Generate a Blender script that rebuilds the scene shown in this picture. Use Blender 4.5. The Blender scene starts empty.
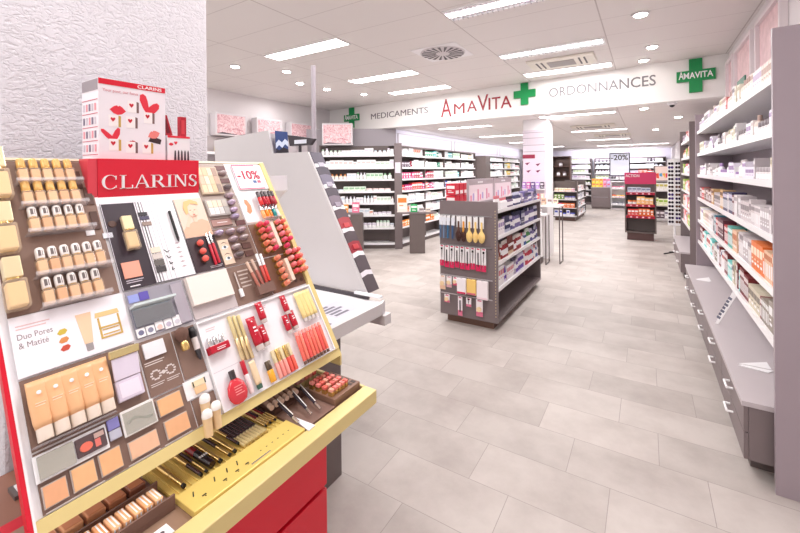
import bpy, bmesh, math, random
from mathutils import Matrix, Vector
random.seed(7)
D = bpy.data
COL = bpy.context.scene.collection
PI = math.pi
# ------------------------------------------------------------------ materials
_m = {}
def mat(name, col, rough=.5, metal=0., emit=None, es=0., alpha=1., trans=0., noise=0., nscale=40., bump=0., bscale=60., spec=None):
    if name in _m: return _m[name]
    m = D.materials.new(name); m.use_nodes = True
    nt = m.node_tree; b = nt.nodes['Principled BSDF']
    c = tuple((x/255.)**2.2 for x in col)+(1,)
    b.inputs['Base Color'].default_value = c
    b.inputs['Roughness'].default_value = rough
    b.inputs['Metallic'].default_value = metal
    if spec is not None: b.inputs['Specular IOR Level'].default_value = spec
    if alpha < 1: b.inputs['Alpha'].default_value = alpha
    if trans: b.inputs['Transmission Weight'].default_value = trans
    if emit:
        b.inputs['Emission Color'].default_value = tuple((x/255.)**2.2 for x in emit)+(1,)
        b.inputs['Emission Strength'].default_value = es
    if noise or bump:
        tc = nt.nodes.new('ShaderNodeTexCoord')
    if noise:
        n = nt.nodes.new('ShaderNodeTexNoise'); n.inputs['Scale'].default_value = nscale; n.inputs['Detail'].default_value = 4
        nt.links.new(tc.outputs['Object'], n.inputs['Vector'])
        mx = nt.nodes.new('ShaderNodeMix'); mx.data_type = 'RGBA'
        mx.inputs[6].default_value = tuple(x*(1-noise) for x in c[:3])+(1,)
        mx.inputs[7].default_value = tuple(min(1, x*(1+noise)) for x in c[:3])+(1,)
        nt.links.new(n.outputs['Fac'], mx.inputs[0]); nt.links.new(mx.outputs[2], b.inputs['Base Color'])
    if bump:
        n = nt.nodes.new('ShaderNodeTexNoise'); n.inputs['Scale'].default_value = bscale; n.inputs['Detail'].default_value = 3
        nt.links.new(tc.outputs['Object'], n.inputs['Vector'])
        bp = nt.nodes.new('ShaderNodeBump'); bp.inputs['Strength'].default_value = bump; bp.inputs['Distance'].default_value = .01
        nt.links.new(n.outputs['Fac'], bp.inputs['Height']); nt.links.new(bp.outputs['Normal'], b.inputs['Normal'])
    _m[name] = m; return m
def C(r, g, b, rough=.45, metal=0.):      # plain printed / plastic colour
    return mat('c_%d_%d_%d_%d_%d' % (r, g, b, rough*100, metal*100), (r, g, b), rough, metal)
# ------------------------------------------------------------------ mesh builder
class MB:
    def __init__(s): s.v = []; s.f = []; s.mi = []; s.ms = []; s.M = Matrix(); s.sm = []
    def _mat(s, m):
        if m not in s.ms: s.ms.append(m)
        return s.ms.index(m)
    def add(s, vs, fs, m, smooth=False):
        o = len(s.v); k = s._mat(m)
        s.v += [tuple(s.M @ Vector(p)) for p in vs]
        for f in fs: s.f.append([i+o for i in f]); s.mi.append(k); s.sm.append(smooth)
        return s
    def box(s, x0, y0, z0, x1, y1, z1, m):
        vs = [(x, y, z) for z in (z0, z1) for y in (y0, y1) for x in (x0, x1)]
        return s.add(vs, [(0,2,3,1),(4,5,7,6),(0,1,5,4),(2,6,7,3),(0,4,6,2),(1,3,7,5)], m)
    def bbox(s, x0, y0, z0, x1, y1, z1, m, b=.004):     # bevelled box
        bm = bmesh.new(); bmesh.ops.create_cube(bm, size=1)
        for v in bm.verts: v.co = Vector(((x0+x1)/2+v.co.x*(x1-x0), (y0+y1)/2+v.co.y*(y1-y0), (z0+z1)/2+v.co.z*(z1-z0)))
        bmesh.ops.bevel(bm, geom=bm.edges[:], offset=b, segments=2, profile=.5, affect='EDGES')
        bm.verts.index_update(); s.add([v.co[:] for v in bm.verts], [[v.index for v in f.verts] for f in bm.faces], m); bm.free(); return s
    def prism(s, pts, z0, z1, m, axis='z'):             # pts outline extruded along an axis
        def P(a, b, h): return {'z': (a, b, h), 'y': (a, h, b), 'x': (h, a, b)}[axis]
        n = len(pts); vs = [P(a, b, z0) for a, b in pts]+[P(a, b, z1) for a, b in pts]
        fs = [list(range(n))[::-1], list(range(n, 2*n))]+[(i, (i+1) % n, n+(i+1) % n, n+i) for i in range(n)]
        return s.add(vs, fs, m)
    def lathe(s, prof, m, c=(0,0,0), ax='z', n=14, sx=1., sy=1.):
        vs = []; fs = []
        for r, h in prof:
            for i in range(n):
                a = 2*PI*i/n; x, y = r*math.cos(a)*sx, r*math.sin(a)*sy
                p = {'z': (x, y, h), 'y': (x, h, y), 'x': (h, x, y)}[ax]
                vs.append((c[0]+p[0], c[1]+p[1], c[2]+p[2]))
        k = len(prof)
        for j in range(k-1):
            for i in range(n): fs.append((j*n+i, j*n+(i+1) % n, (j+1)*n+(i+1) % n, (j+1)*n+i))
        s.add(vs, fs, m, True)
        s.add(vs[:n], [list(range(n))[::-1]], m); s.add(vs[-n:], [list(range(n))], m)
        return s
    def cyl(s, p0, p1, r, m, r1=None, n=12):
        p0 = Vector(p0); p1 = Vector(p1); d = p1-p0; L = d.length
        q = d.to_track_quat('Z', 'Y').to_matrix().to_4x4(); old = s.M
        s.M = old @ Matrix.Translation(p0) @ q
        s.lathe([(r, 0), (r if r1 is None else r1, L)], m, n=n); s.M = old; return s
    def tube(s, pts, r, m, n=8):
        for a, b in zip(pts, pts[1:]): s.cyl(a, b, r, m, n=n)
        return s
    def mesh(s, name):
        me = D.meshes.new(name); me.from_pydata(s.v, [], s.f)
        for m in s.ms: me.materials.append(m)
        me.polygons.foreach_set('material_index', s.mi); me.polygons.foreach_set('use_smooth', s.sm)
        me.update()
        bm = bmesh.new(); bm.from_mesh(me); bmesh.ops.recalc_face_normals(bm, faces=bm.faces); bm.to_mesh(me); bm.free()
        return me
    def build(s, name, parent=None, loc=None):
        o = D.objects.new(name, s.mesh(name)); COL.objects.link(o)
        if parent: o.parent = parent
        if loc: o.location = loc
        return o
LAB = {}
def tag(o, label, cat, group=None):
    o['label'] = label; o['category'] = cat
    if group: o['group'] = group
    n = len(label.split())
    if n < 4 or n > 16: print('LABEL LENGTH', n, label)
    if label in LAB and (group is None or LAB[label] != group): print('DUP LABEL', label)
    LAB[label] = group
    return o
def empty(name, M, label=None, cat=None, group=None):
    o = D.objects.new(name, None); o.empty_display_size = .05; COL.objects.link(o)
    o.matrix_world = M if isinstance(M, Matrix) else Matrix.Translation(M)
    if label: tag(o, label, cat, group)
    return o
def struct(o): o['kind'] = 'structure'; return o
def copy_tree(o, M=None, label=None, cat=None, group=None):
    def cp(a, par):
        c = a.copy(); COL.objects.link(c); c.parent = par
        for ch in a.children: cp(ch, c)
        return c
    r = cp(o, None)
    if M is not None: r.matrix_world = M
    if label: tag(r, label, cat or r['category'], group)
    return r
def text_mesh(txt, size, m, depth=.002, bold=0., spacing=1., align='LEFT'):
    cu = D.curves.new('t', 'FONT'); cu.body = txt; cu.size = size; cu.extrude = depth/2; cu.offset = bold; cu.space_character = spacing; cu.align_x = align
    cu.resolution_u = 3
    ob = D.objects.new('t', cu); COL.objects.link(ob)
    bpy.context.view_layer.update()
    dg = bpy.context.evaluated_depsgraph_get(); me = D.meshes.new_from_object(ob.evaluated_get(dg))
    D.objects.remove(ob); D.curves.remove(cu)
    vs = [v.co[:] for v in me.vertices]; fs = [list(p.vertices) for p in me.polygons]; D.meshes.remove(me)
    return vs, fs
def add_text(mb, txt, size, m, M, depth=.002, bold=0., spacing=1., width=None, align='LEFT'):
    vs, fs = text_mesh(txt, size, m, depth, bold, spacing, align)
    if width:
        x0 = min(v[0] for v in vs); x1 = max(v[0] for v in vs); k = width/(x1-x0); vs = [((v[0]-x0)*k, v[1], v[2]) for v in vs]
    old = mb.M; mb.M = old @ M; mb.add(vs, fs, m); mb.M = old
def frame(o, x, y, z):      # matrix from origin and three axes
    x, y, z = Vector(x), Vector(y), Vector(z)
    return Matrix(((x[0], y[0], z[0], o[0]), (x[1], y[1], z[1], o[1]), (x[2], y[2], z[2], o[2]), (0, 0, 0, 1)))
def TR(x, y, z): return Matrix.Translation((x, y, z))
def RZ(d): return Matrix.Rotation(math.radians(d), 4, 'Z')
def ordn(i): return '%d%s' % (i, 'th' if 10 <= i % 100 <= 20 else {1: 'st', 2: 'nd', 3: 'rd'}.get(i % 10, 'th'))
ORD = ['', 'first', 'second', 'third', 'fourth', 'fifth', 'sixth', 'seventh', 'eighth', 'ninth', 'tenth']
# common materials
TAUPE = mat('taupe laminate', (120, 108, 109), .45, noise=.04, nscale=9)
TAUPE_D = mat('dark taupe laminate', (102, 91, 89), .5, noise=.05, nscale=9)
TAUPE_L = mat('pale taupe laminate', (188, 179, 182), .35, noise=.03, nscale=7)
WHITE = mat('white lacquer', (238, 236, 238), .3)
SHELFW = mat('white shelf', (240, 238, 240), .3)
PAPER = C(246, 244, 246)
CHROME = mat('chrome', (225, 225, 228), .12, 1.)
STEEL = mat('steel', (190, 188, 192), .3, 1.)
BLACK = C(25, 22, 24)
GOLD = mat('gold plastic', (226, 190, 120), .22, .85)
GOLDL = mat('champagne gold', (222, 203, 150), .4, .35)
SILV = mat('silver cap', (222, 220, 222), .18, .9)
RED = mat('red lacquer', (214, 22, 48), .35)
CREAM = mat('pale gold lacquer', (224, 203, 138), .4)
BROWN = mat('taupe brown tray', (128, 100, 90), .45)
BROWND = mat('deep brown tray', (84, 58, 50), .45)
GREEN = mat('pharmacy green', (0, 140, 75), .4)
GLASS = mat('frosted acrylic', (225, 222, 228), .1, alpha=.45)

# ------------------------------------------------------------------ floor with node-based tiles
def floor_mat():
    m = D.materials.new('stone tile floor'); m.use_nodes = True; nt = m.node_tree; b = nt.nodes['Principled BSDF']; L = nt.links.new
    def N(t, **k):
        n = nt.nodes.new(t)
        for a, v in k.items(): setattr(n, a, v)
        return n
    def MA(op, a, b_=None, c=None):
        n = N('ShaderNodeMath', operation=op)
        for i, x in enumerate((a, b_, c)):
            if x is None: continue
            if isinstance(x, (int, float)): n.inputs[i].default_value = x
            else: L(x, n.inputs[i])
        return n.outputs[0]
    tc = N('ShaderNodeTexCoord'); sp = N('ShaderNodeSeparateXYZ'); L(tc.outputs['Object'], sp.inputs[0])
    r = MA('DIVIDE', MA('SUBTRACT', sp.outputs[1], 1.615), .3085); row = MA('FLOOR', r); fy = MA('FRACT', r)
    xx = MA('DIVIDE', MA('ADD', MA('ADD', sp.outputs[0], 1.218), MA('MULTIPLY', row, .2075)), .63); cx = MA('FLOOR', xx); fx = MA('FRACT', xx)
    ey = MA('MULTIPLY', MA('MINIMUM', fy, MA('SUBTRACT', 1, fy)), .3085); ex = MA('MULTIPLY', MA('MINIMUM', fx, MA('SUBTRACT', 1, fx)), .63)
    e = MA('MINIMUM', ex, ey); g = MA('LESS_THAN', e, .0016)
    cb = N('ShaderNodeCombineXYZ'); L(cx, cb.inputs[0]); L(row, cb.inputs[1]); wn = N('ShaderNodeTexWhiteNoise', noise_dimensions='3D'); L(cb.outputs[0], wn.inputs['Vector'])
    n1 = N('ShaderNodeTexNoise'); n1.inputs['Scale'].default_value = 2.2; n1.inputs['Detail'].default_value = 6; n1.inputs['Roughness'].default_value = .62
    va = N('ShaderNodeVectorMath', operation='ADD'); L(tc.outputs['Object'], va.inputs[0]); vm = N('ShaderNodeVectorMath', operation='SCALE'); L(wn.outputs['Color'], vm.inputs[0]); vm.inputs['Scale'].default_value = 3
    L(vm.outputs[0], va.inputs[1]); L(va.outputs[0], n1.inputs['Vector'])
    rp = N('ShaderNodeValToRGB'); L(n1.outputs['Fac'], rp.inputs[0])
    rp.color_ramp.elements[0].position = .3; rp.color_ramp.elements[0].color = (.37, .322, .298, 1)
    rp.color_ramp.elements[1].position = .62; rp.color_ramp.elements[1].color = (.51, .462, .434, 1)
    v2 = MA('ADD', MA('MULTIPLY', wn.outputs['Value'], .12), .94)
    mx = N('ShaderNodeMix', data_type='RGBA', blend_type='MULTIPLY'); mx.inputs[0].default_value = 1; L(rp.outputs[0], mx.inputs[6]); cc = N('ShaderNodeCombineColor'); [L(v2, cc.inputs[i]) for i in range(3)]; L(cc.outputs[0], mx.inputs[7])
    m2 = N('ShaderNodeMix', data_type='RGBA'); L(g, m2.inputs[0]); L(mx.outputs[2], m2.inputs[6]); m2.inputs[7].default_value = (.30, .26, .24, 1)
    L(m2.outputs[2], b.inputs['Base Color'])
    rr = MA('ADD', MA('MULTIPLY', n1.outputs['Fac'], .25), .42); L(rr, b.inputs['Roughness'])
    return m
def ceil_mat():
    m = D.materials.new('ceiling panels'); m.use_nodes = True; nt = m.node_tree; b = nt.nodes['Principled BSDF']; L = nt.links.new
    def MA(op, a, b_=None):
        n = nt.nodes.new('ShaderNodeMath'); n.operation = op
        for i, x in enumerate((a, b_)):
            if x is None: continue
            if isinstance(x, (int, float)): n.inputs[i].default_value = x
            else: L(x, n.inputs[i])
        return n.outputs[0]
    tc = nt.nodes.new('ShaderNodeTexCoord'); sp = nt.nodes.new('ShaderNodeSeparateXYZ'); L(tc.outputs['Object'], sp.inputs[0])
    def edge(o, off, per):
        f = MA('FRACT', MA('DIVIDE', MA('ADD', o, off), per)); return MA('MULTIPLY', MA('MINIMUM', f, MA('SUBTRACT', 1, f)), per)
    g1 = MA('LESS_THAN', edge(sp.outputs[0], 1.63+12.6, 1.26), .006); g2 = MA('LESS_THAN', edge(sp.outputs[1], .55, .55), .004)
    mx = nt.nodes.new('ShaderNodeMix'); mx.data_type = 'RGBA'; L(g2, mx.inputs[0]); mx.inputs[6].default_value = (.80, .765, .75, 1); mx.inputs[7].default_value = (.60, .56, .55, 1)
    m2 = nt.nodes.new('ShaderNodeMix'); m2.data_type = 'RGBA'; L(g1, m2.inputs[0]); L(mx.outputs[2], m2.inputs[6]); m2.inputs[7].default_value = (.55, .50, .49, 1)
    L(m2.outputs[2], b.inputs['Base Color']); b.inputs['Roughness'].default_value = .55
    return m
WALL = mat('white painted wall', (226, 220, 222), .7, bump=.05, bscale=90)
WALLC = mat('lavender white wall', (216, 212, 222), .6, bump=.05, bscale=90)
GREYW = mat('grey painted wall', (160, 154, 160), .6, bump=.05, bscale=90)
HC, HB = 3.1, 2.55
XR, XL, YB = .92, -6.5, 20.7
struct(MB().box(XL-.1, -4, -.1, XR+.1, YB+.1, 0, floor_mat()).build('floor'))
CM = ceil_mat()
def ban_y(x): return 6.58+(.9-x)*(.59/6.95)
struct(MB().prism([(XL-.1, -4), (XR+.1, -4), (XR+.1, ban_y(XR+.1)), (XL-.1, ban_y(XL-.1))], HC, HC+.08, CM).build('ceiling'))
struct(MB().prism([(XL-.1, ban_y(XL-.1)+.12), (XR+.1, ban_y(XR+.1)+.12), (XR+.1, YB+.1), (XL-.1, YB+.1)], HB, HB+.08, CM).build('ceiling'))
struct(MB().box(XR, -4, 0, XR+.1, YB+.1, HC, WALL).build('wall_right'))
struct(MB().box(XL-.1, -4, 0, XL, 8, HC, WALL).build('wall_left'))
struct(MB().box(XL, YB, 0, XR, YB+.1, HB, WALLC).build('wall_back'))
# bulkhead that carries the signs
struct(MB().prism([(XL, ban_y(XL)), (XR, ban_y(XR)), (XR, ban_y(XR)+.12), (XL, ban_y(XL)+.12)], HB, HC, mat('white fascia', (240, 238, 236), .28)).build('wall_bulkhead'))
# oblique wall behind the prescription shelving and the long inner left wall
a = math.atan(246/394.)
Rv = Vector((math.cos(a), math.sin(a), 0)); Fv = Vector((-math.sin(a), math.cos(a), 0))
ROLL = .5
def cam_xy(c, d): return Rv*c+Fv*d
wm = frame(cam_xy(-2.6, 8.62), Rv, Fv, (0, 0, 1))
w = MB(); w.M = wm; w.box(0, 0, 0, 2.52, .08, HB, GREYW); struct(w.build('wall_oblique'))
struct(MB().box(-4.86, 7.30, 0, -4.74, YB, HB, WALLC).build('wall_inner_left'))
for i, (y0, y1) in enumerate([(7.5, 10.4), (10.6, 14.5), (14.8, 19)]):
    t = MB()
    for q in ((y0, 2.2, y1, 2.215), (y0, 2.46, y1, 2.475), (y0, 2.2, y0+.03, 2.475), (y1-.03, 2.2, y1, 2.475)):
        t.box(-4.74, q[0], q[1], -4.725, q[2], q[3], TAUPE_L)
    struct(t.build('trim_%d' % (i+1)))
# textured render pillar behind the make-up stand
PLAST = D.materials.new('rough plaster'); PLAST.use_nodes = True
nt = PLAST.node_tree; b = nt.nodes['Principled BSDF']; b.inputs['Base Color'].default_value = (.66, .63, .67, 1); b.inputs['Roughness'].default_value = .75
tc = nt.nodes.new('ShaderNodeTexCoord'); n1 = nt.nodes.new('ShaderNodeTexNoise'); n1.inputs['Scale'].default_value = 48; n1.inputs['Detail'].default_value = 3; n1.inputs['Distortion'].default_value = 1.6
mp = nt.nodes.new('ShaderNodeMapping'); mp.inputs['Scale'].default_value = (1, .75, 1.25)
n2 = nt.nodes.new('ShaderNodeValToRGB'); n2.color_ramp.elements[0].position = .38; n2.color_ramp.elements[1].position = .55
bp = nt.nodes.new('ShaderNodeBump'); bp.inputs['Strength'].default_value = .6; bp.inputs['Distance'].default_value = .004
nt.links.new(tc.outputs['Object'], mp.inputs[0]); nt.links.new(mp.outputs[0], n1.inputs['Vector']); nt.links.new(n1.outputs['Fac'], n2.inputs[0]); nt.links.new(n2.outputs[0], bp.inputs['Height']); nt.links.new(bp.outputs[0], b.inputs['Normal'])
struct(MB().bbox(-2.05, .372, 0, -1.65, 1.035, HC, PLAST, .01).build('wall_pillar'))
# white column with slat wall in the middle
struct(MB().box(-1.95, 7.5, 0, -1.53, 8.05, HB, mat('white column', (244, 242, 245), .5)).build('wall_column'))
# ------------------------------------------------------------------ signs on the bulkhead
bx = Vector((6.95, -.59, 0)).normalized(); bn = Vector((-.59, -6.95, 0)).normalized(); bo = Vector((-6.05, 7.17, 1.6))
def ban(s, z): return frame(bo+bx*s+Vector((0, 0, z-1.6))+bn*.002, bx, (0, 0, 1), bn)
def letters(txts, label, mtl):
    # txts: list of (string, s, z, size, width, bold)
    o = empty('sign_lettering', ban(txts[0][1], txts[0][2]), label, 'lettering')
    inv = o.matrix_world.inverted()
    for t, s, z, size, wd, bold in txts:
        mb = MB(); add_text(mb, t, size, mtl, inv @ ban(s, z), .012, bold, 1., wd); mb.build('letter' if len(t) == 1 else 'word', o)
    return o
GREYT = mat('grey letters', (120, 116, 120), .4); REDT = mat('dark red letters', (150, 20, 40), .35)
letters([('MEDICAMENTS', .88, 2.775, .175, 1.50, 0)], 'thin grey letters reading MEDICAMENTS on the white bulkhead', GREYT)
letters([('ORDONNANCES', 4.73, 2.80, .21, 1.47, .0012)], 'thin grey letters reading ORDONNANCES on the white bulkhead', GREYT)
letters([('A', 2.68, 2.655, .50, .233, 0), ('M', 2.967, 2.69, .285, .223, 0), ('A', 3.242, 2.705, .295, .203, 0), ('V', 3.457, 2.70, .42, .21, 0), ('I', 3.672, 2.703, .31, .034, 0),
         ('T', 3.735, 2.70, .315, .16, 0), ('A', 3.90, 2.705, .305, .20, 0)], 'large dark red letters reading AMAVITA on the white bulkhead', REDT)
def cross(s, z, w, h, arm, label, txt=None):
    o = empty('cross_sign', ban(s, z), label, 'pharmacy cross')
    a = arm/2
    mb = MB(); mb.prism([(-a, -h/2), (a, -h/2), (a, -a), (w/2, -a), (w/2, a), (a, a), (a, h/2), (-a, h/2), (-a, a), (-w/2, a), (-w/2, -a), (-a, -a)], 0, .03, GREEN); mb.build('cross_panel', o)
    if txt:
        t = MB(); add_text(t, txt[0], .19*w/.55, PAPER, TR(-w*.44, -.045*w/.55, .031), .004, .002, 1., w*.13)
        add_text(t, txt[1:], .15*w/.55, PAPER, TR(-w*.31, -.045*w/.55, .031), .004, .002, 1., w*.75); t.build('lettering', o)
cross(.30, 2.86, .47, .46, .15, 'small green pharmacy cross with white lettering beside the word MEDICAMENTS', 'AMAVITA')
cross(4.33, 2.905, .37, .37, .125, 'plain green pharmacy cross between the words AMAVITA and ORDONNANCES')
cross(6.65, 2.86, .42, .45, .145, 'big green cross with white AMAVITA lettering at right end of bulkhead', 'AMAVITA')
# ------------------------------------------------------------------ ceiling fittings
TUBE = mat('lit tube', (255, 255, 255), .4, emit=(255, 250, 248), es=9)
LOUV = mat('bright louver', (235, 235, 240), .2, .8)
def light(x, y, z, L, W, label, lit=True):
    o = empty('ceiling_light', (x, y, z), label, 'ceiling light', 'recessed fluorescent ceiling lights')
    f = MB(); t = .015
    f.box(-L/2, -W/2, -.008, L/2, -W/2+t, .004, WHITE).box(-L/2, W/2-t, -.008, L/2, W/2, .004, WHITE).box(-L/2, -W/2+t, -.008, -L/2+t, W/2-t, .004, WHITE).box(L/2-t, -W/2+t, -.008, L/2, W/2-t, .004, WHITE); f.build('frame', o)
    MB().box(-L/2+t, -W/2+t, -.003, L/2-t, W/2-t, .003, TUBE if lit else LOUV).build('diffuser', o)
    if not lit:
        g = MB()
        for k in range(24): g.box(-L/2+t+k*(L-2*t)/24, -W/2+t, -.02, -L/2+t+k*(L-2*t)/24+.004, W/2-t, -.003, LOUV)
        g.build('louver', o); 
        MB().box(-L/2+.03, -.03, -.012, L/2-.03, .03, -.004, TUBE).build('lamp', o)
bays = [(-3.515, 'third bay from right wall'), (-1.0, 'bay nearest right wall'), (-6.0, 'bay along left wall')]
rowsy = [(1.8, 'front row'), (3.47, 'second row'), (5.12, 'third row'), (6.3, 'row touching the bulkhead')]
for (x, bn_) in bays[:2]:
    for (y, rn) in rowsy:
        light(x, y, HC-.003, 1.22, .26, 'fluorescent ceiling light, %s, %s' % (bn_, rn), lit=not (x == -1.0 and y in (3.47, 5.12)))
for x, y in [(-1.0, 7.25), (-.95, 10.4), (-3.3, 7.9), (-3.3, 10.4), (-3.3, 13.2), (-3.3, 16.4), (-1.0, 13.6), (-1.0, 17), (.1, 17)]:
    light(x, y, HB-.003, 1.2, .2, 'narrow fluorescent light in lower back ceiling about %d metres beyond bulkhead, %s' % (round(y-7+.01), 'left side' if x < -3 else 'right side' if x > 0 else 'middle'))
def spot(x, y, z, label):
    o = empty('downlight', (x, y, z), label, 'downlight', 'recessed ceiling downlights')
    MB().lathe([(.052, -.006), (.075, -.006), (.08, 0), (.08, 0), (.052, .004)], WHITE, n=20).build('rim', o)
    MB().lathe([(.056, -.004), (.05, -.014), (.03, -.018), (.001, -.019)], mat('lit bulb', (255, 255, 255), .4, emit=(255, 248, 240), es=20), n=20).build('bulb', o)
for i, (x, y) in enumerate([(-4.856, 3.453), (-4.473, 4.039), (-4.888, 4.701), (-4.842, 5.308), (-4.571, 6.043)]): spot(x, y, HC-.004, 'round white downlight by left wall, %s from the front' % ORD[i+1])
for i, (x, y) in enumerate([(-.033, 4.449), (.073, 5.697), (-.017, 6.331)]): spot(x, y, HC-.004, 'round white downlight over right aisle, %s from the front' % ORD[i+1])
for i, (x, y) in enumerate([(-.02, 7.13), (.5, 8.64), (.2, 11)]): spot(x, y, HB-.004, 'round downlight in lower back ceiling, %s behind the bulkhead' % ORD[i+1])
# round swirl diffuser
o = empty('air_diffuser', (-2.16, 4.5, HC-.001), 'round swirl air vent with dark radial slots in ceiling', 'air vent')
MB().box(-.3, -.3, -.006, .3, .3, 0, WHITE).build('panel', o)
MB().lathe([(.28, -.006), (.275, -.016), (.02, -.016)], C(215, 210, 212), n=40).build('disc', o)
g = MB()
for k in range(20):
    g.M = RZ(k*18); g.prism([(.085, -.004), (.26, -.03), (.265, .006), (.09, .004)], -.019, -.0161, C(70, 64, 70))
g.build('slots', o)
def cassette(x, y, z, label):
    o = empty('air_conditioner', (x, y, z), label, 'air conditioner')
    MB().bbox(-.42, -.26, -.03, .42, .26, 0, C(232, 226, 215), .008).build('panel', o)
    MB().box(-.17, -.14, -.036, .17, .14, -.03, C(150, 142, 140)).build('intake_grille', o)
    for s in (-1, 1):
        for q in (.235, .3): MB().box(s*q-.011, -.17, -.033, s*q+.011, .17, -.03, C(60, 55, 55)).build('air_slot', o)
cassette(-.97, 5.76, HC, 'cream ceiling air conditioner with grey grille and dark slots')
cassette(-.95, 9.3, HB, 'ceiling air conditioner in lower back ceiling')
cassette(-.75, 11.9, HB, 'second, farther air conditioner in lower back ceiling')
o = empty('security_camera', (.32, 6.76, HB), 'small round ceiling camera with black lens below bulkhead', 'security camera')
MB().lathe([(.06, 0), (.06, -.02), (.045, -.04)], WHITE, n=20).build('housing', o)
MB().lathe([(.032, -.036), (.03, -.055), (.012, -.068), (.001, -.07)], BLACK, n=16).build('lens', o)

# ------------------------------------------------------------------ products
_pm = {}
def prod_mesh(kind, c1, c2, c3=(245, 243, 245)):
    """unit product: x in -.5...5, y -.5...5 (front at -y), z 0..1"""
    key = (kind, c1, c2, c3)
    if key in _pm: return _pm[key]
    a, b, w = C(*c1), C(*c2), C(*c3); m = MB(); cap = None
    if kind == 'carton':
        m.box(-.5, -.5, 0, .5, .5, 1, a); m.box(-.42, -.512, .55, .42, -.5, .82, b); m.box(-.3, -.512, .2, .3, -.5, .28, w); m.box(-.3, -.512, .36, .1, -.5, .41, b)
        m.box(-.51, -.4, .1, -.5, .4, .4, b)
        m.box(.5, -.4, .1, .51, .4, .4, b)
    elif kind == 'book_carton':
        m.box(-.5, -.5, 0, .5, .5, 1, a); m.box(-.4, -.51, .72, .4, -.5, .9, b); m.box(-.25, -.51, .15, .25, -.5, .6, w); m.box(-.505, -.45, .05, -.5, .45, .35, b); m.box(.5, -.45, .05, .505, .45, .35, b)
    elif kind == 'bottle':
        m.lathe([(.42, 0), (.46, .02), (.46, .6), (.38, .68), (.18, .74), (.18, .78)], a, n=14); m.lathe([(.468, .15), (.468, .5)], w, n=14)
        cap = MB().lathe([(.22, .76), (.22, .97), (.17, 1)], b, n=12)
    elif kind == 'flask':
        m.lathe([(.42, 0), (.48, .03), (.5, .35), (.44, .68), (.2, .8)], a, n=14, sy=.7); m.lathe([(.508, .3), (.5, .42), (.475, .56)], w, n=14, sy=.7)
        cap = MB().lathe([(.24, .78), (.28, .82), (.28, .98), (.24, 1)], b, n=12)
    elif kind == 'jar':
        m.lathe([(.44, 0), (.5, .06), (.5, .6), (.44, .66)], a, n=16); m.lathe([(.506, .15), (.506, .5)], w, n=16)
        cap = MB().lathe([(.49, .66), (.5, .7), (.5, .95), (.46, 1)], b, n=16)
    elif kind == 'tube':
        n = 14; vs = []; prof = [(.46, .2, 1), (.48, .35, .95), (.49, .6, .7), (.5, .85, .3), (.5, 1, .06)]
        for r, h, f in prof:
            for i in range(n): q = 2*PI*i/n; vs.append((r*math.cos(q), r*math.sin(q)*f, h))
        fs = [(j*n+i, j*n+(i+1) % n, (j+1)*n+(i+1) % n, (j+1)*n+i) for j in range(4) for i in range(n)]+[list(range(4*n, 5*n))]
        m.add(vs, fs, a, True); m.box(-.25, -.49, .45, .25, -.3, .6, w)
        cap = MB().lathe([(.4, 0), (.42, .02), (.4, .2)], b, n=14)
    elif kind == 'spray_can':
        m.lathe([(.45, 0), (.5, .02), (.5, .72), (.4, .8)], a, n=14); m.lathe([(.506, .3), (.506, .6)], w, n=14)
        cap = MB().lathe([(.4, .8), (.42, .82), (.42, .97), (.38, 1)], b, n=14)
    elif kind == 'pouch':
        m.prism([(-.5, 0), (.5, 0), (.47, .5), (.5, 1), (-.5, 1), (-.47, .5)], -.2, .2, a, 'y'); m.box(-.35, -.23, .55, .35, -.2, .85, b); m.box(-.2, -.23, .2, .2, -.2, .42, w)
    me = m.mesh(kind); ce = cap.mesh('cap') if cap else None
    both = None
    if ce:
        bb = MB(); bb.v = m.v+cap.v; bb.ms = m.ms+cap.ms; bb.f = m.f+[[i+len(m.v) for i in f] for f in cap.f]; bb.mi = m.mi+[i+len(m.ms) for i in cap.mi]; bb.sm = m.sm+cap.sm
        both = bb.mesh(kind)
    _pm[key] = (me, ce, both or me); return _pm[key]
NM = {'carton': 'carton', 'book_carton': 'slim_carton', 'bottle': 'bottle', 'flask': 'flask', 'jar': 'jar', 'tube': 'tube', 'spray_can': 'spray_can', 'pouch': 'pouch'}
WD = {'carton': 'carton', 'book_carton': 'slim carton', 'bottle': 'bottle', 'flask': 'flask', 'jar': 'jar', 'tube': 'tube', 'spray_can': 'spray can', 'pouch': 'pouch'}
def colname(c):
    r, g, b = c; mx, mn = max(c), min(c)
    if mx-mn < 22: return 'white' if mx > 215 else 'grey' if mx > 90 else 'black'
    if mx-mn < 60 and mx > 200: return 'cream' if b == mn else 'pale pink' if g == mn else 'pale blue' if b == mx else 'pale green'
    if r == mx:
        if g > .8*r: return 'yellow'
        if g > .5*r and b < .6*r: return 'orange' if r > 170 else 'brown'
        if b > .45*r: return 'pink' if r > 150 else 'plum'
        return 'red' if r > 140 else 'brown'
    if b == mx: return 'purple' if r > g+12 else 'blue'
    return 'green'
def product(M, kind, size, c1, c2, label, cat, group, parts=False, name=None):
    me, ce, both = prod_mesh(kind, c1, c2)
    S = Matrix.Diagonal((size[0], size[1], size[2], 1))
    o = D.objects.new(name or NM[kind], me if (parts and ce) else both); COL.objects.link(o); o.matrix_world = M @ S
    if parts and ce:
        c = D.objects.new('cap', ce); COL.objects.link(c); c.parent = o
    tag(o, label, cat, group); return o
BOXW = 'carton'
WT = (244, 242, 245); CR = (240, 228, 205)
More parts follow.
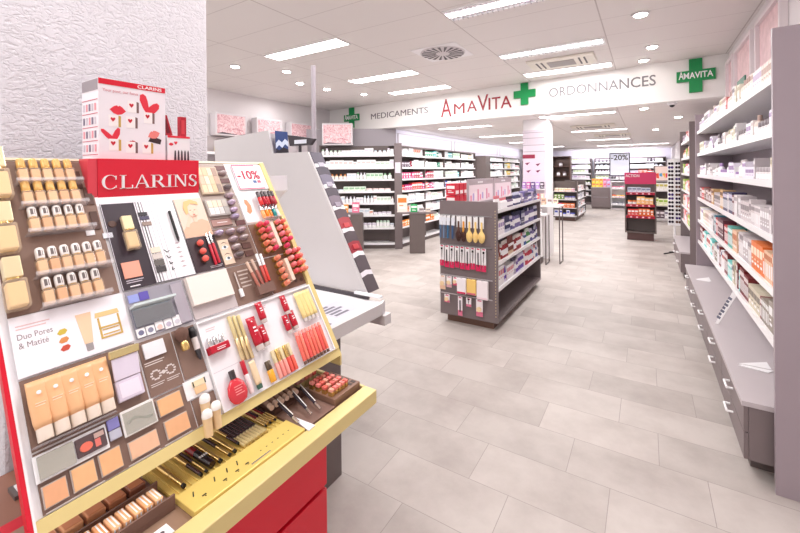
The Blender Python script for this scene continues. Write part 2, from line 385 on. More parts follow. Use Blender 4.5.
def shelf_row(M, x0, x1, z, depth, pal, kinds, wr, hr, place, group, parts=False, end='left', gap=.004, fill=1., rev=False, runs=(1, 4), seg=None):
    """fill one shelf with products; M is the rack matrix, local front is y=0, products stand behind the lip"""
    x = x0; items = []
    while x < x1-wr[0]:
        k = random.choice(kinds); ci = random.choice(pal if seg is None else seg((x-x0)/(x1-x0))); w = random.uniform(*wr); h = random.uniform(*hr)
        if k == 'book_carton': w *= .55
        if k in ('jar',): h *= .6; w *= 1.15
        if k == 'tube': w *= .8
        for q in range(random.randint(*runs)):
            if x+w > x1: break
            items.append((x+w/2, k, w, h, ci)); x += w+gap
        if random.random() > fill: x += random.uniform(.02, .07)
        if x+wr[0] > x1: break
    n = len(items)
    for i, (cx, k, w, h, (c1, c2)) in enumerate(items):
        d = min(depth, w if k not in ('book_carton', 'carton') else w*1.3 if k == 'carton' else .09)
        no = (n-i) if rev else i+1
        kw = BOXW if 'carton' in k else WD[k]
        lab = '%s %s, %s item from the %s, %s' % (colname(c1), kw, ordn(no), end, place)
        product(M @ TR(cx, .02+d/2, z), k, (w, d, h), c1, c2, lab, kw, group, parts, kw.replace(' ', '_'))
    return n
# ------------------------------------------------------------------ shelving
def rack(M, W, H, depth, zs, label, cat='shelving unit', body=TAUPE_D, panels=(True, True), base=.1, lip=.03, th=.02, mid=(), panel_ext=.0, sf=SHELFW, group=None, top=False, back=True):
    o = empty('shelving_unit', M, label, cat, group)
    if panels[0]: MB().box(-.025, -panel_ext, 0, 0, depth, H, body).build('side_panel', o)
    if panels[1]: MB().box(W, -panel_ext, 0, W+.025, depth, H, body).build('side_panel', o)
    for m_ in mid: MB().box(m_-.012, .01, base, m_+.012, depth-.01, H-.02, body).build('divider', o)
    if back: MB().box(0, depth-.02, base, W, depth, H, body).build('back_panel', o)
    if base: MB().box(0, .04, 0, W, depth-.02, base, body).build('plinth', o)
    xs = [0]+list(mid)+[W]
    for z in zs:
        for a_, b_ in zip(xs, xs[1:]):
            s = MB(); s.box(a_+.013 if a_ else .001, 0, z-th, b_-.013 if b_ < W else W-.001, depth-.021, z, sf)
            if lip: s.box(a_+.013 if a_ else .001, -.004, z-th-.008, b_-.013 if b_ < W else W-.001, 0, z+lip*.35, sf)
            s.build('shelf', o)
    if top: MB().box(-.025, 0, H-.03, W+.025, depth, H+.001, body).build('top_panel', o)
    return o
UZ = [.66, .95, 1.235, 1.525, 1.795, 2.055]
zR = [.712, .972, 1.247, 1.53, 1.79, 2.063]
BOXW = 'cosmetics box'
# right wall, near unit: local x runs from far (0) to near
MR = frame((.55, 6.17, 0), (0, -1, 0), (1, 0, 0), (0, 0, 1)); WR = 3.535
rack(MR, WR, 2.29, .36, zR, 'tall grey shelving unit with six white shelves along right wall, nearest one', panel_ext=.02, base=0, body=mat('mauve laminate', (156, 143, 150), .4, noise=.03, nscale=6))
pale = [((236, 226, 224), (200, 190, 190)), ((240, 238, 240), (190, 170, 200)), ((230, 214, 206), (180, 150, 140)), ((238, 230, 214), (190, 180, 150)), ((235, 228, 240), (150, 120, 170)), ((225, 220, 222), (120, 110, 115))]
mixd = [((120, 60, 70), (230, 220, 220)), ((70, 66, 100), (220, 210, 230)), ((225, 200, 120), (150, 60, 50)), ((150, 120, 110), (230, 220, 210)), ((200, 60, 60), (240, 230, 230)), ((190, 178, 180), (110, 100, 104)), ((210, 170, 120), (110, 70, 50))]
grey = [((208, 198, 200), (140, 130, 134)), ((226, 218, 220), (170, 160, 165)), ((190, 180, 184), (240, 238, 240))]
cols = [((225, 120, 60), (250, 225, 200)), ((180, 40, 50), (240, 220, 220)), ((60, 130, 150), (230, 240, 240)), ((150, 130, 140), (230, 226, 230)), ((228, 190, 160), (190, 110, 70)), ((90, 170, 160), (235, 245, 244)), ((100, 60, 70), (220, 200, 200))]
lowc = [((120, 210, 205), (240, 245, 245)), ((245, 240, 240), (190, 60, 60)), ((150, 140, 130), (240, 240, 240)), ((120, 40, 45), (235, 225, 225)), ((235, 235, 240), (60, 60, 110)), ((210, 200, 180), (120, 110, 100))]
specR = [(5, pale+[((215, 120, 120), (245, 230, 230))], ['carton', 'book_carton', 'bottle'], (.042, .068), (.12, .17)),
         (4, pale, ['carton', 'book_carton', 'bottle', 'jar'], (.042, .07), (.1, .15)),
         (3, pale+grey, ['carton', 'book_carton', 'bottle', 'jar'], (.042, .072), (.08, .14)),
         (2, None, ['book_carton', 'carton', 'book_carton'], (.044, .07), (.12, .17)),
         (1, None, ['book_carton', 'carton', 'book_carton'], (.046, .072), (.15, .18)),
         (0, lowc, ['book_carton', 'carton', 'book_carton'], (.048, .078), (.13, .19))]
for zi, pal, kinds, wr, hr in specR:
    BOXW = 'cosmetics box' if zi > 2 else 'perfume box'
    sg = None
    if zi == 2: sg = lambda f: (mixd if f < .5 else mixd[:2]+grey if f < .7 else grey)
    if zi == 1: sg = lambda f: (pale+mixd[:1] if f < .3 else cols if f < .6 else grey+cols[4:5] if f < .8 else cols[:1]+cols[4:5])
    for a_, b_ in ((.01, 1.18), (1.22, 2.38), (2.42, WR-.01)):
        sec = {0: 'far section', 1: 'middle section', 2: 'near section'}[int(a_/1.2+.1)]
        ff = sg and (lambda f, a_=a_, b_=b_, sg=sg: sg((a_+f*(b_-a_))/WR))
        shelf_row(MR, a_, b_, zR[zi], .1, pal, kinds, wr, hr, '%s shelf, %s, near right unit' % (['lowest', 'fifth', 'fourth', 'third', 'second', 'top'][zi], sec), 'products on the nearest right wall unit', parts=True, end='left', seg=ff, runs=(1, 5), fill=.9)
BOXW = 'skincare box'
# right wall, far unit
MR2 = frame((.55, 8.82, 0), (0, -1, 0), (1, 0, 0), (0, 0, 1)); WR2 = 1.78
rack(MR2, WR2, 2.29, .36, zR[:5]+[2.063], 'second grey shelving unit along right wall, behind the nearest one', panel_ext=.02, base=0, body=TAUPE)
pk = [((238, 150, 160), (245, 230, 230)), ((244, 236, 236), (220, 120, 120)), ((170, 200, 90), (240, 240, 220)), ((240, 190, 150), (200, 90, 60)), ((225, 215, 225), (150, 120, 150))]
for zi in range(6):
    for a_, b_ in ((.01, .88), (.92, WR2-.01)):
        shelf_row(MR2, a_, b_, zR[zi], .1, pk, ['carton', 'book_carton', 'bottle', 'flask'], (.06, .1), (.13, .19), '%s shelf, %s half, far right unit' % (['lowest', 'fifth', 'fourth', 'third', 'second', 'top'][zi], 'left' if a_ < .5 else 'right'), 'products on the far right wall unit', runs=(1, 4))
# benches with drawers
def bench(M, W, label, n=5):
    o = empty('drawer_bench', M, label, 'drawer bench')
    MB().box(-.005, -.008, .375, W+.005, .39, .4, TAUPE_L).build('bench_top', o)
    MB().box(0, .02, .1, W, .38, .374, TAUPE).build('carcass', o)
    MB().box(.02, .045, 0, W-.12, .36, .099, TAUPE_D).build('plinth', o)
    w = W/n
    for i in range(n):
        for z0, z1 in ((.1, .235), (.24, .372)):
            d = MB().box(i*w+.003, 0, z0, (i+1)*w-.003, .019, z1, TAUPE_L if False else TAUPE).build('drawer', o)
            zc = z1-.05; xc = (i+.5)*w
            MB().tube([(xc-.05, 0, zc), (xc-.05, -.028, zc), (xc+.05, -.028, zc), (xc+.05, 0, zc)], .0065, mat('bright handle', (244, 242, 244), .3)).build('handle', d)
    return o
bench(frame((.42, 6.15, 0), (0, -1, 0), (1, 0, 0), (0, 0, 1)), 3.48, 'long low grey drawer bench under the nearest right wall shelves', 5)
bench(frame((.42, 8.75, 0), (0, -1, 0), (1, 0, 0), (0, 0, 1)), 1.72, 'short low grey drawer bench under the second right wall unit', 2)
# sign card leaning on the bench
o = empty('sign_card', frame((.45, 3.93, .401), Vector((0, -1, 0)), Vector((.42, -.3, .9)).normalized(), Vector((-1, 0, .2)).normalized()), 'white leaning card with grey writing standing on the long bench', 'sign card')
sc = MB(); sc.M = Matrix.Identity(4)
D.objects.remove(o); LAB.popitem()
o = empty('sign_card', frame((.45, 3.90, .401), Vector((.22, -.12, 0)).normalized(), Vector((0, 0, 1)), Vector((-.12, -.22, 0)).normalized()), 'white leaning card with grey writing standing on the long bench', 'sign card')
MB().prism([(0, 0), (.02, 0), (.175, .335), (.145, .355)], 0, .006, PAPER).build('card', o)
q = MB(); q.M = Matrix.Rotation(math.radians(66), 4, 'Z'); [q.box(.05+.03*k, -.012+.006*(k % 2), .0062, .07+.03*k, .012, .0072, C(110, 112, 130)) for k in range(7)]; q.build('writing', o)
for i, (x0, y0, sz) in enumerate([(.45, 5.3, .11), (.47, 3.1, .13)]):
    o = empty('price_card', (x0, y0, .401), ['small folded white card flat on far part of long bench', 'folded white card flat on near end of long bench'][i], 'card')
    MB().prism([(0, .03), (sz, 0), (sz*1.25, .045), (.02, .05)], 0, .003, PAPER).build('leaf', o); m_ = MB(); m_.M = TR(.0, .06, 0) @ Matrix.Rotation(.5, 4, 'X'); m_.prism([(0, 0), (sz*1.2, 0), (sz*1.1, .05)], 0, .003, PAPER); m_.build('leaf', o)
# framed pictures on right wall
FRW = C(235, 225, 228); PINKP = mat('pink rose print', (236, 196, 200), .4, noise=.3, nscale=14)
for i, (y0, y1) in enumerate([(4.08, 4.89), (5.07, 5.93), (6.03, 6.5)]):
    o = empty('picture', (XR-.001, y0, 2.30), 'white framed pink picture on right wall, %s from the front' % ORD[i+1], 'picture', 'framed pink pictures on right wall')
    W = y1-y0; H = .66; f = MB(); t = .035
    for q in ((0, 0, W, t), (0, H-t, W, H), (0, t, t, H-t), (W-t, t, W, H-t)): f.box(-.05, q[0], q[1], 0, q[2], q[3], FRW)
    f.build('frame', o); MB().box(-.02, t, t, 0, W-t, H-t, PINKP).build('print', o)
o = empty('price_card', (.66, 4.05, 2.066), 'dark green card standing on top shelf of nearest right unit', 'card'); MB().box(0, 0, .17, .01, .3, .27, C(60, 110, 90)).build('card_face', o); MB().box(.002, .13, 0, .008, .17, .17, CHROME).build('stem', o)
# ------------------------------------------------------------------ left prescription shelving
BOXW = 'medicine box'
zs = [.112, .435, .70, .95, 1.196, 1.448, 1.694, 1.956]
M1 = frame(cam_xy(-1.66, 8.22), Rv, Fv, (0, 0, 1))
rack(M1, 1.54, 2.17, .34, zs, 'wide grey shelving unit with white shelves of medicines under bulkhead left end', panels=(True, False))
MB1 = MB(); MB1.box(1.545, -.03, 0, 1.70, .34, 2.2, TAUPE); o = MB1.build('pier'); o.matrix_world = M1; tag(o, 'narrow grey pier with paper notice between the two medicine racks', 'pier')
nb = MB(); nb.box(1.56, -.036, 1.58, 1.67, -.0305, 1.80, C(225, 220, 235)); o = nb.build('notice'); o.matrix_world = M1; tag(o, 'small pale paper notice taped on the narrow grey pier', 'notice')
med = [(WT, (216, 220, 232)), ((240, 240, 244), (222, 212, 226)), ((236, 240, 236), (196, 218, 200)), ((248, 246, 246), (232, 206, 204)), ((244, 244, 248), (206, 220, 232))]
medc = med+[((240, 215, 190), (200, 120, 60)), ((222, 236, 222), (150, 196, 156))]
pl = ['lowest', 'sixth', 'fifth', 'fourth', 'third', 'second', 'top']
sp1 = {1: (med, ['bottle', 'spray_can', 'jar'], (.05, .08), (.13, .18)), 2: ([((235, 190, 150), (190, 90, 40)), (WT, (220, 130, 80))]+med, ['carton', 'jar'], (.07, .12), (.1, .15)), 3: (med, ['carton', 'bottle'], (.06, .09), (.12, .16)),
       4: (medc+[((220, 90, 100), (240, 230, 230)), ((70, 150, 100), (240, 240, 240))], ['carton', 'pouch', 'jar'], (.07, .13), (.07, .13)), 5: (medc, ['carton', 'flask', 'bottle'], (.06, .1), (.1, .16)), 6: (med, ['carton'], (.07, .1), (.12, .18)), 7: (med, ['carton', 'bottle', 'flask'], (.06, .09), (.1, .16))}
for zi, (pal, kinds, wr, hr) in sp1.items():
    shelf_row(M1, .01, 1.53, zs[zi], .12, pal, kinds, wr, hr, '%s shelf, left medicine rack' % pl[zi-1], 'medicines on the left rack facing the shop', runs=(1, 4))
BOXW = 'product box'
M2 = frame((-4.37, 7.08, 0), (0, 1, 0), (-1, 0, 0), (0, 0, 1)); W2 = 4.2
rack(M2, W2, 2.15, .33, zs, 'long grey shelving unit of colourful products running back along inner left wall', mid=(1.05, 2.1, 3.15), top=True)
mg = [((200, 40, 120), (245, 225, 235)), ((225, 70, 130), (250, 240, 245)), ((160, 30, 60), (240, 220, 225))]; rd = [((225, 70, 60), (250, 235, 230)), ((235, 110, 100), (250, 240, 240))]; og = [((245, 130, 30), (250, 230, 200)), ((250, 160, 60), (255, 245, 230))]
bl = [((60, 190, 200), (240, 250, 250)), ((50, 80, 170), (240, 240, 250)), ((60, 150, 120), (240, 250, 245))]
sp2 = {7: lambda f: med+[((240, 200, 190), (200, 120, 100))] if f < .15 else mg[1:2]+med[:2] if f < .25 else bl+med[:2] if f < .6 else medc, 6: lambda f: mg[2:]+[((90, 70, 90), (230, 220, 230))]+med[:1] if f < .2 else bl[2:]+med if f < .5 else med, 5: lambda f: mg if f < .3 else med+bl[:1],
       4: lambda f: rd+mg[:1] if f < .35 else bl[1:2]+med if f < .8 else med, 3: lambda f: mg[1:2]+med if f < .3 else med+[((238, 200, 180), (200, 120, 90))], 2: lambda f: [((238, 180, 150), (200, 120, 90))]+med if f < .3 else bl[1:2]+med, 1: lambda f: og if f < .35 else med}
for zi, sg in sp2.items():
    for k in range(4):
        shelf_row(M2, k*1.05+.02, (k+1)*1.05-.02, zs[zi], .12, med, ['carton', 'carton', 'flask', 'pouch', 'tube'], (.07, .11), (.12, .18), '%s shelf, %s bay, long inner-left rack' % (pl[zi-1], ORD[k+1]), 'products on the long rack on the inner left wall', runs=(1, 4), seg=lambda f, k=k, sg=sg: sg((k+f)/4))
MB().box(-4.70, 11.33, 0, -4.06, 11.75, 2.05, TAUPE_D).build('tall_cabinet'); tag(D.objects['tall_cabinet'], 'dark grey upright cabinet at far end of the long inner-left rack', 'cabinet')
M3 = frame((-4.37, 12.2, 0), (0, 1, 0), (-1, 0, 0), (0, 0, 1))
rack(M3, 4.0, 2.1, .33, zs[:], 'distant shelving unit on inner left wall beyond the dark cabinet', top=True, mid=(2,))
yl = [((240, 205, 60), (250, 245, 220)), (WT, (200, 200, 210)), ((240, 235, 235), (210, 150, 160))]
for zi in (7, 6, 5, 4, 3):
    for k in range(2):
        shelf_row(M3, k*2+.02, (k+1)*2-.02, zs[zi], .12, yl+med if zi in (5, 6) else med, ['carton', 'pouch', 'flask'], (.09, .15), (.13, .2), '%s shelf, %s half, distant inner-left rack' % (pl[zi-1], 'near' if k == 0 else 'far'), 'products on the distant inner left rack', runs=(1, 4))
M4 = frame((-4.6, 17.6, 0), (1, 0, 0), (0, 1, 0), (0, 0, 1))
rack(M4, 1.0, 2.05, .33, zs[:], 'far shelving unit facing the shop left of the column', top=True)
for zi in (7, 6, 5, 4): shelf_row(M4, .02, .98, zs[zi], .12, med+[((140, 200, 110), (240, 245, 230))], ['carton', 'pouch'], (.09, .14), (.13, .2), '%s shelf, far rack left of column' % pl[zi-1], 'products on the far rack left of the column')
# back wall
BOXW = 'packet'
back = [((248, 244, 246), (225, 200, 220)), ((240, 235, 245), (200, 170, 210)), ((245, 245, 240), (190, 215, 150)), ((246, 240, 240), (225, 180, 170)), ((60, 52, 62), (200, 190, 200)), WT and (WT, (210, 214, 230))]
for k, (x0, nm) in enumerate([(-3.5, 'left'), (-2.0, 'middle'), (-.62, 'right')]):
    Mb = frame((x0, 20.2, 0), (1, 0, 0), (0, 1, 0), (0, 0, 1)); Wb = 1.33
    rack(Mb, Wb, 2.16, .4, zs[1:], 'white shelved wall unit on back wall, %s one of three' % nm, top=True, body=TAUPE_L if False else TAUPE)
    for zi in (1, 2, 3, 4, 5, 6, 7):
        shelf_row(Mb, .02, Wb-.02, zs[zi], .14, back+([((190, 215, 60), (250, 250, 220)), ((240, 90, 70), (250, 240, 235))] if k == 2 and zi < 6 else []), ['carton', 'carton', 'pouch', 'flask'], (.1, .18), (.14, .2), '%s shelf, %s back wall unit' % (pl[zi-1], nm), 'products on the back wall units', runs=(1, 4))
# ------------------------------------------------------------------ middle gondola
BOXW = 'toiletry box'
gx0, gx1, gy0, gy1 = -1.89, -1.26, 3.83, 5.72
g = empty('gondola', (gx0, gy0, 0), 'free-standing grey gondola with brushes on its end panel, middle of shop', 'gondola')
W = gx1-gx0; L = gy1-gy0
MB().box(0, 0, .08, W, .03, 1.29, TAUPE).build('end_panel', g)
MB().box(.02, L-.03, .08, W, L, 1.20, TAUPE).build('end_panel', g)
MB().box(.06, .05, 0, W-.06, L-.05, .079, mat('brown plinth', (112, 84, 72), .5)).build('plinth', g)
MB().box(.0, .031, .08, W, L-.031, .11, TAUPE).build('base_deck', g)
MB().box(W/2-.02, .031, .111, W/2+.02, L-.031, 1.24, TAUPE_D).build('spine', g)
zg = [.419, .68, .94, 1.205]
for z in zg:
    for a_, b_ in ((W/2+.021, W), (0, W/2-.021)):
        s = MB().box(a_, .031, z-.02, b_, L-.031, z, SHELFW)
        e = b_ if a_ else a_
        s.box(b_ if a_ else -.004, .031, z-.028, b_+.004 if a_ else 0, L-.031, z+.006, SHELFW); s.build('shelf', g)
for z in (.31, .505, .83, 1.145): MB().box(.015, -.012, z-.008, W-.05, 0, z, STEEL if z > .6 else TAUPE_L).build('hook_rail', g)
sl = MB()
for z in [.14+.03*k for k in range(36)]: sl.box(W-.022, -.0015, z, W-.016, .001, z+.014, C(210, 190, 150))
sl.build('slot_strip', g)
MG = frame((gx1, gy0, 0), (0, 1, 0), (-1, 0, 0), (0, 0, 1))
blk = [((92, 50, 70), (200, 190, 200)), ((110, 90, 120), (60, 50, 60))]; blu = [((90, 84, 140), (220, 215, 235)), ((120, 110, 160), (60, 60, 90)), ((60, 60, 100), (200, 200, 220))]
wpk = [((244, 240, 242), (210, 120, 130)), ((246, 240, 244), (160, 140, 190))]; grn = [((80, 180, 150), (240, 240, 240)), ((70, 140, 80), (230, 240, 230)), ((60, 90, 150), (230, 230, 240))]
pur = [((110, 80, 170), (230, 220, 240)), ((200, 60, 80), (240, 230, 230)), ((60, 50, 60), (220, 220, 220)), ((180, 170, 190), (90, 80, 100))]
red_ = [((150, 40, 45), (230, 220, 215)), ((120, 60, 50), (220, 190, 160))]
segs = [lambda f: pur+grn+wpk if f < .7 else grn[2:]+blu+wpk, lambda f: wpk[:1]+red_ if f < .35 else red_+wpk if f < .5 else grn+wpk if f < .75 else blu+pur[2:], lambda f: wpk[1:] if f < .15 else blu, lambda f: wpk[:1] if f < .12 else blk if f < .35 else blu+pur[3:]]
for i, (z, sg) in enumerate(zip(zg, segs)):
    shelf_row(MG, .04, L-.04, z, .08, blu, ['bottle', 'flask', 'bottle', 'carton', 'tube', 'spray_can'], (.045, .065), (.15, .2) if i < 3 else (.11, .15), '%s shelf, right side of middle gondola' % ['lowest', 'third', 'second', 'top'][i], 'toiletries on the right side of the middle gondola', parts=True, end='near end', seg=sg, runs=(1, 4), fill=.95)
# header posters along the spine
for i, (y0, y1, x) in enumerate([(.06, .86, W/2-.03), (.9, 1.62, W/2-.03)]):
    o = empty('header_sign', (gx0+x, gy0+y0, 1.242), 'translucent pink grey header poster on gondola top, %s' % ['nearer one', 'farther one'][i], 'sign')
    MB().box(0, 0, 0, .02, y1-y0, .275, mat('smoky acrylic frame', (170, 155, 160), .3)).build('frame', o)
    p = MB(); p.box(.0205, .02, .02, .022, y1-y0-.03, .21, C(232, 212, 218))
    for k in range(9): p.box(.022, .05+k*.07, .03+.01*(k % 3), .0225, .09+k*.07, .10+.02*(k % 4), C(*[(225, 130, 160), (170, 150, 200), (235, 225, 225), (215, 120, 150)][k % 4]))
    p.build('print', o)
    t = MB()
    for k in range(5): t.box(.0205, .28+.032*k, .228, .0212, .302+.032*k, .246, PAPER)
    t.build('lettering_marks', o)
for i in range(6):
    product(TR(gx0+.08, gy0+.16+.12*(i % 3), 1.212+.13*(i//3)), 'carton', (.11, .1, .125), (205, 40, 60), (245, 230, 230), 'red and white box on gondola top left, %s row, %s from front' % (['lower', 'upper'][i//3], ORD[i % 3+1]), 'toiletry box', 'red boxes on the gondola top left side', name='toiletry_box')
# items hanging on the end panel
Mf = frame((gx0, gy0-.0125, 0), (1, 0, 0), (0, 1, 0), (0, 0, 1))
def hang(x, z, label, cat, group, name, fn):
    o = empty(name, (gx0+x, gy0-.016, z), label, cat, group); fn(o); MB().tube([(0, .0155, .0), (0, -.045, .0), (0, -.05, .007)], .002, CHROME, 6).build('hook', o); return o
def peg(o): MB().tube([(0, .003, 0), (0, -.05, .0), (0, -.055, .008)], .002, CHROME, 6).build('hook', o)
def brush(head, handle, w, hl, dark=False):
    def f(o, w=w):
        MB().box(-.024, -.02, -.115, .022, -.018, .004, C(238, 236, 238)).build('backing_card', o)
        m = MB(); m.cyl((0, -.028, -.05), (0, -.028, -.16), .009, handle, .012); m.build('grip', o)
        h = MB(); w *= 1.22; h.lathe([(.001, -.262), (w*.6, -.25), (w, -.21), (w*.95, -.175), (w*.5, -.15), (.012, -.14)], head, c=(0, -.03, 0), sy=.45, n=16); h.build('brush_head', o)
        b = MB()
        for i in range(4):
            for j in range(5): b.cyl((-w*.55+i*w*.36, -.036, -.225+j*.013), (-w*.55+i*w*.36, -.05, -.225+j*.013), .0018, BROWND if dark else C(246, 226, 180), n=5)
        b.build('bristles', o)
    return f
def comb(c):
    def f(o):
        MB().box(-.018, -.012, -.06, .018, -.010, .004, C(238, 236, 238)).build('backing_card', o)
        m = MB(); m.box(-.018, -.018, -.24, -.004, -.012, -.03, c).box(-.02, -.0195, -.10, .018, -.0185, -.02, C(226, 228, 236))
        for k in range(26): m.box(-.004, -.017, -.235+k*.0075, .012, -.013, -.232+k*.0075, c)
        m.build('comb_body', o)
    return f
LB = mat('light wood brush', (240, 205, 130), .4); DBR = C(70, 40, 36); BLC = C(60, 110, 150); ORB = C(220, 150, 60)
row1 = [(.03, comb(C(90, 110, 140)), 'slate comb', 'comb'), (.07, comb(C(110, 130, 160)), 'blue grey comb', 'comb'), (.115, comb(BLC), 'teal comb', 'comb'), (.17, comb(C(60, 90, 130)), 'long dark blue comb', 'comb'), (.235, brush(DBR, C(90, 60, 50), .026, 1, True), 'dark brown oval hairbrush', 'hairbrush'),
        (.29, brush(DBR, ORB, .026, 1, True), 'orange handled dark hairbrush', 'hairbrush'), (.355, brush(LB, LB, .029, 1), 'large pale wooden hairbrush left of three', 'hairbrush'), (.42, brush(LB, LB, .024, 1), 'narrow pale wooden hairbrush middle of three', 'hairbrush'), (.485, brush(LB, LB, .031, 1), 'round pale wooden hairbrush right of three', 'hairbrush')]
for x, fn, nm, cat in row1: hang(x, 1.135, nm+' hanging in the top row of gondola end', cat, 'brushes and combs on the gondola end', cat, fn)
def blister(w, h, c1, c2, tool):
    def f(o):
        MB().prism([(-w/2, -h), (w/2, -h), (w/2, 0), (-w/2, 0)], -.012, -.010, c1, 'y').build('backing_card', o)
        m = MB(); m.box(-w/2, -.0125, -h, w/2, -.012, -h*.72, c2); m.box(-w*.3, -.0125, -.018, w*.3, -.012, -.006, c2); m.build('print', o)
        t = MB()
        if tool == 0: t.cyl((-.004, -.018, -h*.2), (-.002, -.018, -h*.85), .003, CHROME, n=6); t.cyl((.006, -.018, -h*.2), (.0, -.018, -h*.6), .003, CHROME, n=6); t.lathe([(.010, -h*.22), (.010, -h*.13)], BLACK, c=(0, -.018, 0), n=10)
        elif tool == 1: t.box(-.005, -.02, -h*.8, .005, -.014, -h*.2, BLACK)
        else: t.lathe([(w*.34, -.02), (w*.36, -.035)], C(244, 215, 170), c=(0, 0, -h*.55), ax='y', n=14)
        t.build('tool', o)
    return f
P2 = C(214, 40, 90)
for k in range(9):
    x = .035+k*.058
    hang(x, .822, 'pink and white blister pack with manicure tool, %s from left in second row' % ORD[k+1 if k < 9 else 10], 'blister pack', 'manicure packs in the second row of the gondola end', 'blister_pack', blister(.049, .235-(.012 if k % 3 == 0 else 0), C(244, 240, 242), P2, k % 2))
row3 = [(.04, .065, .15, C(246, 236, 236), C(240, 200, 170), 2, 'white sponge pack leftmost in third row'), (.115, .06, .12, C(244, 240, 244), C(230, 180, 190), 2, 'white puff pack second in third row'), (.185, .05, .09, C(248, 244, 246), C(225, 90, 130), 2, 'small white puff bag in third row'), (.265, .1, .16, C(244, 238, 242), P2, 9, 'white pad packet with pink foot in third row'),
        (.372, .1, .155, C(246, 205, 120), C(220, 110, 130), 9, 'yellow sponge packet in third row'), (.488, .118, .185, C(246, 236, 240), C(240, 210, 220), 9, 'largest pale pink packet at right of third row')]
for x, w_, h_, c1, c2, tl, nm in row3:
    hang(x, .497, nm+' of gondola end', 'packet', 'packets in the third row of the gondola end', 'packet', blister(w_, h_, c1, c2, tl) if tl != 9 else (lambda o, w_=w_, h_=h_, c1=c1, c2=c2: (MB().bbox(-w_/2, -.04, -h_, w_/2, -.006, 0, c1, .006).build('bag', o), MB().box(-w_/2+.004, -.0415, -h_+.004, w_/2-.004, -.0401, -h_+.022, c2).build('print', o))))
for x, w_, h_, nm, tl in [(.09, .06, .085, 'small white pack leftmost in bottom row', 2), (.24, .05, .2, 'long white pack with black clippers in bottom row', 1), (.335, .055, .09, 'short white pack with scissors in bottom row', 0), (.45, .07, .17, 'long pale pack at right of bottom row', 2)]:
    hang(x, .30, nm+' of gondola end', 'blister pack', 'packs in the bottom row of the gondola end', 'blister_pack', blister(w_, h_, C(246, 238, 242), C(226, 120, 150), tl))
# ------------------------------------------------------------------ far small gondola
g = empty('gondola', (-2.55, 13.4, 0), 'low dark gondola of colourful boxes beyond the white column', 'gondola')
MB().box(.05, .05, 0, .65, 2.15, .1, BROWND).build('plinth', g); MB().box(0, 0, .1, .7, 2.2, .14, TAUPE_D).build('base_deck', g)
MB().box(0, .26, .14, .7, .30, 1.25, TAUPE_D).build('end_panel', g); MB().box(.30, .30, .14, .34, 2.18, 1.22, TAUPE_D).build('spine', g); MB().box(0, 2.18, .14, .7, 2.2, 1.25, TAUPE_D).build('end_panel', g)
MB().box(-.01, 0, .14, .0, .26, 1.25, TAUPE_D).build('side_cheek', g); MB().box(.7, 0, .14, .71, .26, 1.25, TAUPE_D).build('side_cheek', g)
Mq = frame((-2.55, 13.4, 0), (1, 0, 0), (0, 1, 0), (0, 0, 1)); Ms = frame((-1.85, 13.4, 0), (0, 1, 0), (-1, 0, 0), (0, 0, 1))
BOXW = 'colourful box'
hot = [((245, 170, 40), (250, 240, 220)), ((225, 50, 110), (250, 230, 240)), ((235, 110, 40), (250, 235, 220)), ((120, 110, 170), (240, 240, 250)), ((230, 220, 225), (120, 120, 190)), ((120, 160, 70), (240, 240, 220))]
for i, z in enumerate((.16, .42, .68, .94)):
    MB().box(0, -.01, z-.02, .7, .25, z, SHELFW).build('shelf', g); MB().box(.345, .31, z-.02, .71, 2.17, z, SHELFW).build('shelf', g)
    shelf_row(Mq, .02, .68, z, .12, [((235, 232, 245), (90, 100, 190))] if i < 1 else hot, ['carton', 'pouch', 'jar'], (.09, .13), (.12, .18), '%s shelf, front of far gondola' % ['lowest', 'third', 'second', 'top'][i], 'boxes on the front of the far gondola', runs=(1, 3))
    shelf_row(Ms, .33, 2.15, z, .12, [((240, 238, 242), (190, 190, 205)), ((225, 228, 236), (150, 150, 170)), ((246, 240, 240), (220, 160, 160))], ['carton', 'pouch'], (.12, .17), (.13, .19), '%s shelf, side of far gondola' % ['lowest', 'third', 'second', 'top'][i], 'boxes on the side of the far gondola', runs=(1, 3), end='near end')
# dark cabinet behind it
g = empty('display_cabinet', (-3.36, 17.5, 0), 'dark brown display cabinet standing behind the low far gondola', 'cabinet')
for q in ((0, 0, 0, .03, .4, 2.2), (.68, 0, 0, .71, .4, 2.2), (.03, .37, 0, .68, .4, 2.2)): MB().box(*q, BROWND).build('panel', g)
for z in (.1, .9, 1.35, 1.75, 2.17): MB().box(.03, .02, z, .68, .37, z+.025, BROWND).build('shelf', g)
for i, (x, z, c) in enumerate([(.12, .925, (230, 200, 210)), (.3, .925, (180, 170, 120)), (.5, .925, (220, 140, 150)), (.2, 1.375, (200, 190, 200)), (.45, 1.375, (160, 150, 160)), (.3, 1.775, (190, 180, 190))]):
    product(TR(-3.36+x+.02, 17.66, z), 'flask' if i % 2 else 'jar', (.14, .14, .2), c, (90, 70, 70), '%s vessel on the %s shelf of dark far cabinet, %s from left' % (colname(c), ['lower', 'middle', 'upper'][0 if i < 3 else 1 if i < 5 else 2], ORD[[1, 2, 3, 1, 2, 1][i]]), 'vessel', 'vessels in the dark far cabinet', name='vessel')
